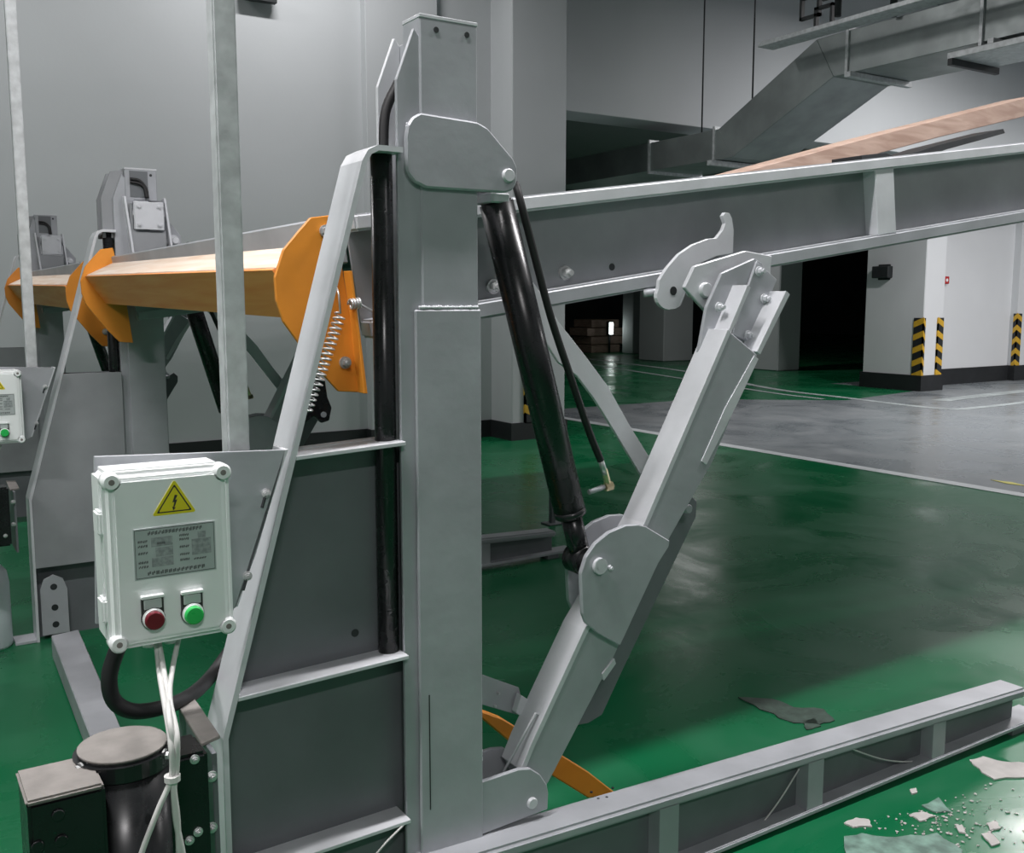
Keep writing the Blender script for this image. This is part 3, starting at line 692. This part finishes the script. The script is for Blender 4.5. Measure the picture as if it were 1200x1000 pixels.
cab = thing('control_cables', 'pair of white control cables tied together, hanging in front of the dusty pump motor', 'cable', (0.33, 1.55, 0.5), 'control cables')
yc = yb0 + 0.045
def PP(l, y): return [U(a, b, 'Y', y) for a, b in l]
def cab_y(py): 
    t = min(1, max(0, (py - 756) / 100)); t = t * t * (3 - 2 * t)
    return (yc + 0.005) * (1 - t) + 1.352 * t
for pts in ([(183, 752), (187, 790), (193, 825), (200, 870), (201, 910), (185, 950), (165, 1003), (150, 1060)], [(186, 752), (194, 800), (198, 840), (204, 880), (203, 915), (206, 960), (214, 1000), (222, 1060)], [(209, 750), (201, 790), (199, 820), (207, 860), (207, 900), (204, 925), (208, 960), (210, 1010), (212, 1060)]):
    tubeo('cable', catmull([U(a, b, 'Y', cab_y(b)) for a, b in pts], 8), 0.0042, 'cable', cab)
c = U(202, 912, 'Y', 1.352); bm = bmesh.new(); add_cyl(bm, c + Vector((0, 0, -0.004)), c + Vector((0, 0, 0.004)), 0.011, n=12); obj('cable_tie', bm, 'cable', cab)

# ------------------------------------------------------------------ hydraulic power unit
pu = thing('power_unit', 'dusty topped black hydraulic pump motor with terminal box, crossed by white cables', 'pump motor', (0.25, 1.42, 0), 'hydraulic power units')
ctr = (U(85, 880, 'Y', 1.42) + U(197, 872, 'Y', 1.42)) / 2; cx, cz = ctr.x + 0.005, ctr.z - 0.005; cy = 1.44
r_ = 0.066
cylo('motor_body', (cx, cy, 0.30), (cx, cy, cz - 0.03), r_ - 0.004, 'black', pu, 36)
bm = bmesh.new(); add_cyl(bm, (cx, cy, cz - 0.034), (cx, cy, cz), r_, n=36, bev=0.006); o = obj('fan_cover', bm, 'black', pu)
cylo('cover_top', (cx, cy, cz - 0.002), (cx, cy, cz + 0.0015), r_ - 0.006, 'dust', o, 36)
for a in (200, 320, 80):
    p = Vector((cx + (r_ - 0.004) * math.cos(math.radians(a)), cy + (r_ - 0.004) * math.sin(math.radians(a)), cz - 0.012)); hexbolt('cover_screw', p, (math.cos(math.radians(a)), math.sin(math.radians(a)), 0), 0.006, 0.010, 'bolt', o)
tb0, tb1 = U(28, 930, 'Y', 1.38), U(110, 925, 'Y', 1.38)
bm = bmesh.new(); add_box(bm, (tb0.x, 1.35, tb0.z - 0.20), (tb1.x + 0.01, 1.45, tb0.z - 0.004), 0.005, None, 2); tb = obj('terminal_box', bm, 'black', pu)
bm = bmesh.new(); add_box(bm, (tb0.x - 0.002, 1.348, tb0.z - 0.006), (tb1.x + 0.008, 1.452, tb0.z + 0.002), 0.003, None, 2); obj('box_cover', bm, 'dust', tb)
for px_, py_ in ((68, 955), (72, 985), (44, 992)):
    c = U(px_, py_, 'Y', 1.35); cylo('cable_knockout', c, c + Vector((0, -0.004, 0)), 0.008, 'black', tb, 16, 0.001)
bm = bmesh.new(); add_box(bm, (cx - 0.11, cy - 0.10, 0.0), (cx + 0.11, cy + 0.12, 0.30), 0.01, None, 2); obj('oil_tank', bm, 'black', pu)
q0, q1 = U(196, 885, 'Y', 1.47), U(240, 885, 'Y', 1.47)
bm = bmesh.new(); add_box(bm, (q0.x - 0.01, 1.45, 0.28), (q1.x, 1.53, q0.z), 0.006, None, 2); pb = obj('pump_block', bm, 'black', pu)
for px_, py_ in ((228, 890), (232, 975), (222, 985)):
    c = U(px_, py_, 'Y', 1.45); hexbolt('block_screw', c, (0, -1, 0), 0.005, 0.008, 'bolt', pb)
# mounting bracket to the flange
mb = thing('motor_bracket', 'dusty angle bracket joining the dusty pump motor to the slanted flange', 'bracket', (0.42, 1.6, 0.6), 'motor brackets')
bm = bmesh.new(); zz = U(230, 850, 'Y', 1.62).z
p = [U(203, 822, 'Z', zz), U(228, 822, 'Z', zz), U(258, 866, 'Z', zz), U(236, 876, 'Z', zz)]
add_prism(bm, p, (0, 0, 0.006), 0.001); obj('top_plate', bm, 'dust', mb)
bm = bmesh.new(); q = U(250, 870, 'Y', 1.60); add_box(bm, (q.x - 0.03, 1.50, 0.42), (q.x - 0.022, 1.70, zz), 0.001); obj('leg_plate', bm, 'silver_dark', mb)
for py_ in (910, 970):
    c = U(248, py_, 'Y', 1.50); hexbolt('bracket_bolt', c, (0, -1, 0), 0.006, 0.01, 'bolt', mb)
hs = thing('rubber_hose', 'thick black rubber hose looping above the dusty pump motor', 'hose', (0.35, 1.6, 0.6), 'looped hoses')
tubeo('hose_body', catmull([U(a, b, 'Y', y) for a, b, y in ((150, 735, 1.66), (136, 765, 1.66), (128, 795, 1.66), (134, 822, 1.66), (158, 834, 1.66), (195, 828, 1.68), (225, 814, 1.74), (248, 792, 1.83), (268, 765, 1.86), (290, 735, 1.88))], 8), 0.013, 'rubber', hs, 12)

# ------------------------------------------------------------------ further posts: copies along the row
P2 = copy_tree(post, None, S, 'silver lift post with a square bolted plate, between the two orange-ended wheel stops', skip=('bracket_cheek', 'seam', 'weld_bead', 'rib', 'web_hole'))
P3 = copy_tree(post, None, 2 * S, 'shaded lift post farthest along the row, near the grey back wall', skip=('bracket_cheek', 'seam', 'weld_bead', 'rib', 'web_hole'))
def mid_head(root, dy):
    y = Yf + dy
    bm = bmesh.new(); add_box(bm, (0.905, y - 0.022, 1.50), (1.045, y - 0.004, 1.74), 0.003); hd = obj('head_block', bm, 'silver_mid', root)
    bm = bmesh.new(); add_box(bm, (0.915, y - 0.036, 1.630), (1.040, y - 0.022, 1.752), 0.008, None, 2); o = obj('bolted_plate', bm, 'silver_light', hd)
    for x in (0.938, 1.017):
        for z in (1.655, 1.727): hexbolt('plate_bolt', (x, y - 0.036, z), (0, -1, 0), 0.008, 0.008, 'silver_light', hd)
    for xa, xb in ((0.885, 0.912), (1.040, 1.066)):
        bm = bmesh.new(); add_prism(bm, [Vector((xa, y - 0.02, 1.765)), Vector((xa + 0.009, y - 0.02, 1.765)), Vector((xb + 0.009, y - 0.045, 1.46)), Vector((xb, y - 0.045, 1.46))], (0, 0.04, 0), 0.001); obj('cheek_plate', bm, 'silver_light', root)
    bm = bmesh.new(); add_prism(bm, [Vector((1.02, y + 0.08, 1.76)), Vector((1.13, y + 0.08, 1.62)), Vector((1.13, y + 0.08, 1.56)), Vector((1.02, y + 0.08, 1.52))], (0, 0.012, 0), 0.001); obj('bracket_cheek', bm, 'silver', root)
    for dy_ in (0.012, 0.10):
        bm = bmesh.new(); add_prism(bm, [Vector(p) for p in ((0.805, y + dy_, 1.60), (0.805, y + dy_, 1.755), (0.845, y + dy_, 1.862), (0.895, y + dy_, 1.870), (0.895, y + dy_, 1.60))], (0, 0.008, 0), 0.0012); obj('wing_plate', bm, 'silver_mid', root)
    bm = bmesh.new(); add_box(bm, (0.915, y - 0.002, 1.765), (0.985, y + 0.0, 1.868), 0); obj('hose_recess_shade', bm, 'silver_dark', root)  # dark plate, paints the shade inside the open tube top
    for k in range(2):
        tubeo('window_hose', catmull([(0.916, y - 0.008, 1.835 - k * .012), (0.950, y - 0.010, 1.830 - k * .012), (0.975 - k * .006, y - 0.010, 1.80), (0.980 - k * .006, y - 0.010, 1.762)], 6), 0.006, 'rubber', root)
def mid_cover(root, dy):
    y = YA + dy
    bm = bmesh.new(); add_prism(bm, [Vector(p) for p in ((0.488, y, 0.30), (0.490, y, 0.577), (xt, y, ztop), (0.846, y, ztop), (0.846, y, 0.30))], (0, 0.006, 0), 0.001); obj('cover_plate', bm, 'silver_mid', root)
    bm = bmesh.new(); lug = [(0.50, .02), (0.60, .02), (0.60, .20), (0.585, .245), (0.55, .265), (0.515, .25), (0.50, .21)]
    add_prism(bm, [Vector((a_, y + 0.01, b_)) for a_, b_ in lug], (0, 0.008, 0), 0.001); lo = obj('foot_plate', bm, 'silver', root)
    for z in (0.06, 0.13, 0.215): cylo('lug_hole', (0.55, y + 0.009, z), (0.55, y + 0.013, z), 0.013, 'dark', lo, 14)
mid_head(P2, S); mid_head(P3, 2 * S); mid_cover(P2, S); mid_cover(P3, 2 * S)
for k, (lc, la, ls) in enumerate((('shadowed black hydraulic cylinder under the plywood wheel stop, behind the galvanised pole', 'dark shadowed lifting arm under the plywood wheel stop, behind the galvanised pole', 'shadowed curved stay bar under the plywood wheel stop'),
                                  ('black hydraulic cylinder at the post nearest the back wall', 'lifting arm at the post nearest the back wall', 'curved stay bar at the post nearest the back wall'))):
    dy = S * (k + 1)
    copy_tree(cyl, None, dy, lc); copy_tree(arm, None, dy, la); copy_tree(stay, None, dy, ls)
copy_tree(plat, None, S, 'second tilted parking platform with shadowed wheel stop, beyond the middle post')
copy_tree(cb, None, S, 'white control box on the middle post, above the milky jug')
copy_tree(br_, None, S, 'grey bracket plate behind the control box of the middle post')
copy_tree(pole, None, S, 'thin galvanised square pole rising behind the middle post control box')
copy_tree(cab, None, S, 'white control cables hanging below the middle post control box')
pu2 = copy_tree(pu, None, S, 'black hydraulic pump motor at the foot of the middle post', skip=('oil_tank', 'pump_block'))
bm = bmesh.new(); add_box(bm, (q0.x - 0.01, 1.45 + S, 0.46), (q1.x, 1.53 + S, q0.z), 0.006, None, 2); vb_ = obj('valve_block', bm, 'black', pu2)
hexbolt('block_screw', (q1.x - 0.02, 1.45 + S, 0.50), (0, -1, 0), 0.005, 0.008, 'bolt', vb_)
copy_tree(mb, None, S, 'angle bracket of the pump motor at the middle post')

# tie beam on the floor
tie = thing('floor_tie_beam', 'grey steel tie beam lying on the green floor between the dusty pump motor and the middle post', 'floor beam', (0.6, 3.0, 0))
a0, a1 = U(60, 745, 'Z', 0.09), U(92, 738, 'Z', 0.09); c0, c1 = U(112, 880, 'Z', 0.09), U(150, 872, 'Z', 0.09)
bm = bmesh.new(); add_prism(bm, [a0, a1, c1 + (c1 - a1) * .1, c0 + (c0 - a0) * .1], (0, 0, -0.085), 0.003); obj('beam_body', bm, 'silver', tie)
jug = thing('plastic_jug', 'milky white plastic jug with red cap at the foot of the middle post', 'jug', (0.35, 4.0, 0))
jc = U(-10, 758, 'Z', 0)
bm = bmesh.new(); prof = [(0, 0), (0.073, 0), (0.078, 0.01), (0.078, 0.25), (0.07, 0.30), (0.035, 0.345), (0.025, 0.365), (0, 0.365)]
vs_ = []
def lathe(bm, c, prof, n=24):
    rings = []
    for r, z in prof[1:-1]: rings.append([bm.verts.new((c[0] + r * math.cos(2 * math.pi * k / n), c[1] + r * math.sin(2 * math.pi * k / n), c[2] + z)) for k in range(n)])
    for a, b in zip(rings, rings[1:]):
        for k in range(n): bm.faces.new((a[k], a[(k + 1) % n], b[(k + 1) % n], b[k]))
    bm.faces.new(rings[0][::-1]); bm.faces.new(rings[-1])
lathe(bm, (jc.x, jc.y, 0), prof); obj('jug_body', bm, 'jug', jug, True)
cylo('cap', (jc.x, jc.y, 0.355), (jc.x, jc.y, 0.395), 0.030, 'redcap', jug, 20, 0.003)
bm = bmesh.new()

# wires lying on the base beam
wr = thing('thin_white_wire', 'thin white wire sagging across the front of the base beam beside the paint flakes', 'wire', (2.1, 1.65, 0.1))
tubeo('strand', catmull([U(850, 1015, 'Y', 1.685), U(905, 950, 'Y', 1.688), U(940, 896, 'Y', 1.69)], 8), 0.0022, 'cable', wr, 6)
tubeo('strand', catmull([U(990, 875, 'Y', 1.68), U(1030, 889, 'Y', 1.675), U(1060, 893, 'Y', 1.68), U(1084, 890, 'Y', 1.69)], 8), 0.0022, 'cable', wr, 6)
w2 = thing('white_lead', 'short white lead curving around the bottom of the post by the lowest rib', 'wire', (0.85, 1.69, 0.25))
tubeo('strand', catmull([U(440, 1002, 'Y', 1.69), U(455, 985, 'Y', 1.69), U(470, 970, 'Y', 1.70), U(477, 962, 'Y', 1.712)], 6), 0.0022, 'cable', w2, 6)

# ------------------------------------------------------------------ duct and services overhead
dz = 3.06
XD = U(838, 152, 'Y', 7.6).x
duct = thing('ventilation_duct', 'galvanised rectangular ventilation duct stepping up over the grey lane', 'duct', (XD, 7, 2.7))
def DX(px, py): return U(px, py, 'X', XD)
lowT, lowB = DX(838, 152), DX(838, 186)
farT, farB = lowT.copy(), lowB.copy(); farT.y = farB.y = 10.2
mT, mB = DX(957, 46), DX(977, 88)
k1T, k1B = DX(846, 148), DX(885, 170)
nT = Vector((XD, 1.0, mT.z)); nB = Vector((XD, 1.0, mT.z - 0.36))
mB.z = mT.z - 0.36
WD = 0.75
def duct_seg(name, a, b, c, d):
    bm = bmesh.new(); add_prism(bm, [a, b, c, d], (WD, 0, 0), 0.004); return obj(name, bm, 'duct', duct)
lT, lB = Vector((XD, lowT.y, lowT.z)), Vector((XD, lowT.y, lowT.z - 0.30))
fT, fB = Vector((XD, 10.5, lowT.z)), Vector((XD, 10.5, lowT.z - 0.30))
sT = Vector((XD, lowT.y - 0.05, lowT.z)); sB = Vector((XD, lowT.y - 0.25, lowT.z - 0.30))
duct_seg('low_run', fT, sT, sB, fB)
duct_seg('sloped_run', sT, mT, mB, sB)
duct_seg('high_run', mT, nT, nB, mB)
def flange_(y, z0, z1):
    bm = bmesh.new(); add_box(bm, (XD - 0.02, y - 0.015, z0 - 0.03), (XD + WD + 0.02, y + 0.015, z1 + 0.03), 0.002); return obj('joint_flange', bm, 'galv', duct)
flange_(lowT.y, lowT.z - 0.30, lowT.z); flange_(lowT.y + 1.0, lowT.z - 0.30, lowT.z)
flange_(mT.y - 0.35, mT.z - 0.36, mT.z); flange_(mT.y - 1.6, mT.z - 0.36, mT.z)
for y in (mT.y - 0.4, mT.y - 1.7):
    boxo('hanger_angle', (XD - 0.08, y - 0.05, mT.z - 0.41), (XD + WD + 0.01, y, mT.z - 0.365), 'galv', duct)
boxo('hanger_angle', (XD - 0.1, lowT.y - 0.06, lowT.z - 0.36), (XD + WD + .1, lowT.y - 0.0, lowT.z - 0.31), 'galv', duct)
for px_, py_ in ((822.5, 148), (882, 106)):
    c = U(px_, py_, 'X', XD + 0.02); cylo('hanger_rod', (c.x, c.y, c.z - 0.1), (c.x, c.y, 5.2), 0.008, 'dark', duct, 8)
tray = thing('cable_tray', 'flat pale cable tray running above the ventilation duct', 'cable tray', (XD - 0.3, 4, 3.8))
t0, t1 = U(906, 59, 'X', XD - 0.25), U(1085, 2, 'X', XD - 0.25)
bm = bmesh.new(); add_box(bm, (XD - 0.45, 1.0, t0.z), (XD - 0.25, t0.y, t0.z + 0.04), 0.004); obj('tray_body', bm, 'galv', tray)
tr2 = thing('lower_tray', 'pale shelf tray hanging below the near end of the duct', 'cable tray', (XD, 3, 3.2))
c = U(1110, 62, 'X', XD - .2); bm = bmesh.new(); add_box(bm, (XD - 0.2, 1.0, c.z - 0.05), (XD + 0.35, c.y, c.z), 0.004); obj('tray_body', bm, 'galv', tr2)
boxo('end_bracket', (XD - 0.22, c.y - 0.06, c.z - 0.1), (XD + 0.4, c.y - 0.02, c.z - 0.05), 'dark', tr2)
# sprinkler pipe and hangers
pp = thing('overhead_pipe', 'dark sprinkler pipe with square hangers above the cable tray', 'pipe', (8, 5, 4))
a, b = U(975, 2, 'X', XD + 0.1), U(1045, 12, 'X', XD + 0.1)
cylo('pipe_run', Vector((XD + 0.1, 1.0, a.z + 0.08)), Vector((XD + 0.1, a.y + 0.1, a.z + 0.08)), 0.055, 'dark', pp, 16)
for px_, py_, w_, h_ in ((950, 8, 0.22, 0.20), (966, 20, 0.20, 0.20)):
    c = U(px_, py_, 'X', XD - 0.05); bm = bmesh.new()
    hw, hh, t = w_ / 2, h_ / 2, 0.025
    for lo, hi in (((-hw, -hh), (hw, -hh + t)), ((-hw, hh - t), (hw, hh)), ((-hw, -hh), (-hw + t, hh)), ((hw - t, -hh), (hw, hh))):
        add_box(bm, (c.x - 0.02, c.y + lo[0], c.z + lo[1]), (c.x + 0.02, c.y + hi[0], c.z + hi[1]))
    obj('square_hanger', bm, 'dark', pp)
for px_ in (982, 1047):
    c = U(px_, 15, 'X', XD - 0.05); cylo('drop_rod', (c.x, c.y, c.z - 0.03), (c.x, c.y, 5.2), 0.03, 'dark', pp, 10)
lb = thing('ceiling_lamp_bracket', 'small dark bar fixed high on the grey back wall', 'lamp bar', (1, 8.3, 4.2))
a, b = U(296, 0, 'Y', 8.4), U(325, 4, 'Y', 8.4); bm = bmesh.new(); add_box(bm, (a.x - 0.1, 8.40, b.z), (b.x, 8.46, b.z + 0.08), 0.004); obj('bar', bm, 'dark', lb)
boxo('wall_stub', (a.x, 8.44, b.z + 0.01), (a.x + 0.05, 8.5, b.z + 0.06), 'dark', lb)

# ------------------------------------------------------------------ far objects
def guard(xc, yc, h, label, two=True, z0=0.03):
    g = thing('corner_guard', label, 'corner guard', (xc, yc, z0), 'striped corner guards')
    t = 0.02; wv, wf = (0.15, 0.03) if two else (0.05, 0.12)
    bm = bmesh.new(); add_box(bm, (xc - t, yc - t, z0), (xc + wf, yc, z0 + h)); add_box(bm, (xc - t, yc - t, z0), (xc, yc + wv, z0 + h)); obj('rubber_strip', bm, 'base', g)
    n = 5
    for i in range(n):
        z = z0 + h * (i + 0.25) / n; s = h / n * 0.45
        bm = bmesh.new()
        add_prism(bm, [Vector((xc - t, yc - t - 0.002, z + s * .8)), Vector((xc + wf, yc - t - 0.002, z)), Vector((xc + wf, yc - t - 0.002, z + s)), Vector((xc - t, yc - t - 0.002, z + s * 1.8))], (0, 0.003, 0))
        add_prism(bm, [Vector((xc - t - 0.002, yc - t, z + s * .8)), Vector((xc - t - 0.002, yc + wv, z)), Vector((xc - t - 0.002, yc + wv, z + s)), Vector((xc - t - 0.002, yc - t, z + s * 1.8))], (0.003, 0, 0))
        obj('chevron', bm, 'chev', g)
hG = 0.98
guard(PC.x, PC.y, hG, 'black and yellow striped guard on the inner corner of the white pillar', z0=0.12)
guard(PR - 0.13, PC.y, hG, 'black and yellow striped guard on the outer edge of the white pillar', False, z0=0.12)
guard(U(1190, 400, 'Y', WR - 0.12).x, WR - 0.12, hG, 'black and yellow striped guard on the wall corner right of the fire alarm', False, z0=0.16)
guard(U(617, 480, 'Y', 8.1).x, 8.12, 0.9, 'black and yellow striped guard on the grey pillar behind the black cylinder', False, z0=0.16)
al = thing('fire_alarm', 'small red fire alarm box on the white wall', 'alarm', (14, WR, 2))
c = U(1107, 328.5, 'Y', WR - 0.02); boxo('alarm_body', (c.x - 0.07, WR - 0.06, c.z - 0.06), (c.x + 0.07, WR, c.z + 0.06), 'redcap', al, 0.01)
cylo('alarm_button', (c.x, WR - 0.068, c.z), (c.x, WR - 0.05, c.z), 0.025, 'box', al, 14)
sx = thing('dark_sign_box', 'small dark box on the shaded face of the white pillar', 'sign box', (13, 10, 2))
c = U(1040, 319, 'X', PC.x); bm = bmesh.new(); add_box(bm, (c.x - 0.12, c.y - 0.1, c.z - 0.09), (c.x, c.y + 0.2, c.z + 0.09), 0.01); obj('sign_body', bm, 'dark', sx)
bm = bmesh.new(); add_box(bm, (c.x - 0.02, c.y - 0.06, c.z - 0.12), (c.x + 0.005, c.y + 0.16, c.z + 0.12), 0.01); obj('sign_back', bm, 'dark', sx)
def far_box(name, px0, px1, py0, py1, Y, d, mat, label, cat, group=None):
    a, b = U(px0, py0, 'Y', Y), U(px1, py1, 'Y', Y)
    bm = bmesh.new(); add_box(bm, (a.x, Y, max(0, b.z)), (b.x, Y + d, a.z), 0.02); o = obj(name, bm, mat); return tag(o, label, cat, group)
for px0, px1, Y in ((742, 758, 20.0), (778, 812, 17.0), (912, 938, 13.5)):
    b = U(px1, 400, 'Y', Y).x; a = U(px0, 400, 'Y', Y).x
    bm = bmesh.new(); add_box(bm, (a, Y, 0), (b, Y + (b - a), 3.9), 0.02); struct(obj('wall_garage_pillar', bm, 'wall'))
bk = thing('timber_stack', 'brown stack of boards far off in the dark garage', 'timber stack', (18, 22, 0))
a, b = U(684, 374, 'Y', 21), U(735, 400, 'Y', 21)
for i in range(4):
    bm = bmesh.new(); h = (a.z) / 4; add_box(bm, (a.x + random.uniform(0, .3), 21, i * h), (b.x - random.uniform(0, .3), 21.8, (i + 1) * h - 0.02), 0.01); obj('board', bm, 'ply', bk)
lp = thing('exit_lamp', 'tiny bright white lamp far off in the dark garage', 'lamp', (18, 20.8, 1))
c = U(717, 385, 'Y', 20.6); M['lamp'] = emit_mat('lamp_glow', (0.9, 1, 0.97), 6.0)
boxo('lamp_panel', (c.x - 0.05, 20.6, c.z - 0.15), (c.x + 0.05, 20.65, c.z + 0.15), 'lamp', lp, 0.005)
boxo('lamp_housing', (c.x - 0.07, 20.64, c.z - 0.18), (c.x + 0.07, 20.75, c.z + 0.18), 'dark', lp, 0.005)
cylo('lamp_stand', (c.x, 20.7, 0), (c.x, 20.7, c.z), 0.03, 'dark', lp, 10)
ud = thing('thin_upright', 'slender dark steel upright standing on the floor behind the middle base beam', 'upright', (2.8, 5, 0))
c = U(647, 614, 'Z', 0); boxo('upright_bar', (c.x - 0.015, c.y - 0.015, 0), (c.x + 0.015, c.y + 0.015, U(647, 545, 'Y', c.y).z), 'silver_dark', ud)
boxo('upright_foot', (c.x - 0.05, c.y - 0.05, 0), (c.x + 0.05, c.y + 0.05, 0.008), 'silver_dark', ud)

# ------------------------------------------------------------------ paint flakes on the floor
def flake(px, mat, label, h=0.004):
    bm = bmesh.new(); pts = [U(x, y, 'Z', 0.0005) for x, y in px]
    out = []
    for i in range(len(pts)):
        a, b = pts[i], pts[(i + 1) % len(pts)]
        for j in range(3):
            p = a.lerp(b, j / 3)
            if j: p += Vector((random.uniform(-1, 1), random.uniform(-1, 1), 0)) * (b - a).length * 0.07
            out.append(p)
    add_prism(bm, out, (0, 0, h)); o = obj('paint_flake', bm, mat); return tag(o, label, 'paint flake', 'paint flakes on the floor')
flake([(1136, 892), (1152, 888), (1175, 894), (1205, 896), (1212, 912), (1165, 915), (1150, 906)], 'flake', 'large pale paint flake beside the free end of the base beam')
flake([(989, 982), (1010, 978), (1050, 983), (1098, 978), (1112, 988), (1128, 998), (1122, 1020), (1000, 1020)], 'flake_green', 'broad dusty green-grey paint patch on the floor')
flake([(989, 966), (1003, 960), (1018, 962), (1022, 970), (1000, 971)], 'flake', 'pinkish grey oval flake near the base beam edge')
flake([(1080, 945), (1100, 936), (1115, 953), (1095, 953)], 'flake_green', 'small curled green paint flake')
flake([(1066, 956), (1082, 953), (1095, 958), (1078, 964)], 'flake', 'pale crumpled flake between green flakes')
flake([(1156, 966), (1168, 964), (1173, 972), (1160, 975)], 'flake', 'small round pale flake standing alone')
flake([(1066, 927), (1073, 925), (1075, 930), (1068, 932)], 'flake', 'little white crumb by the shadow of the base beam')
flake([(1150, 979), (1160, 977), (1172, 990), (1162, 993), (1155, 985)], 'flake', 'thin bent pale flake among the crumbs')
flake([(1120, 970), (1127, 968), (1132, 978), (1124, 977)], 'flake', 'pointed white flake beside the dusty patch')
for pts, lab in (([(865, 818), (905, 820), (930, 830), (965, 832), (978, 845), (960, 850), (930, 848), (890, 832)], 'thin dusty grey paint scrape behind the base beam'), ([(940, 846), (955, 843), (962, 852), (945, 856)], 'small grey flake beyond the base beam top')):
    flake(pts, 'flake_dark', lab, 0.003)
bm = bmesh.new()
for i in range(260):
    x = random.gauss(1095, 55); y = random.gauss(958, 22)
    if y < 1150 - 0.21 * x - 0 + 40 or x > 1215 or y > 1010: 
        if y < 905 + (1200 - x) * 0.33: continue
    p = U(x, y, 'Z', 0.001); r = random.uniform(0.0015, 0.006)
    n = random.randint(3, 5); a0_ = random.uniform(0, 6)
    add_prism(bm, [p + Vector((math.cos(a0_ + 6.28 * k / n), math.sin(a0_ + 6.28 * k / n), 0)) * r * random.uniform(.6, 1.3) for k in range(n)], (0, 0, 0.002))
tag(obj('paint_crumbs', bm, 'flake'), 'scatter of tiny pale paint crumbs in front of the base beam', 'crumbs', None, 'stuff')
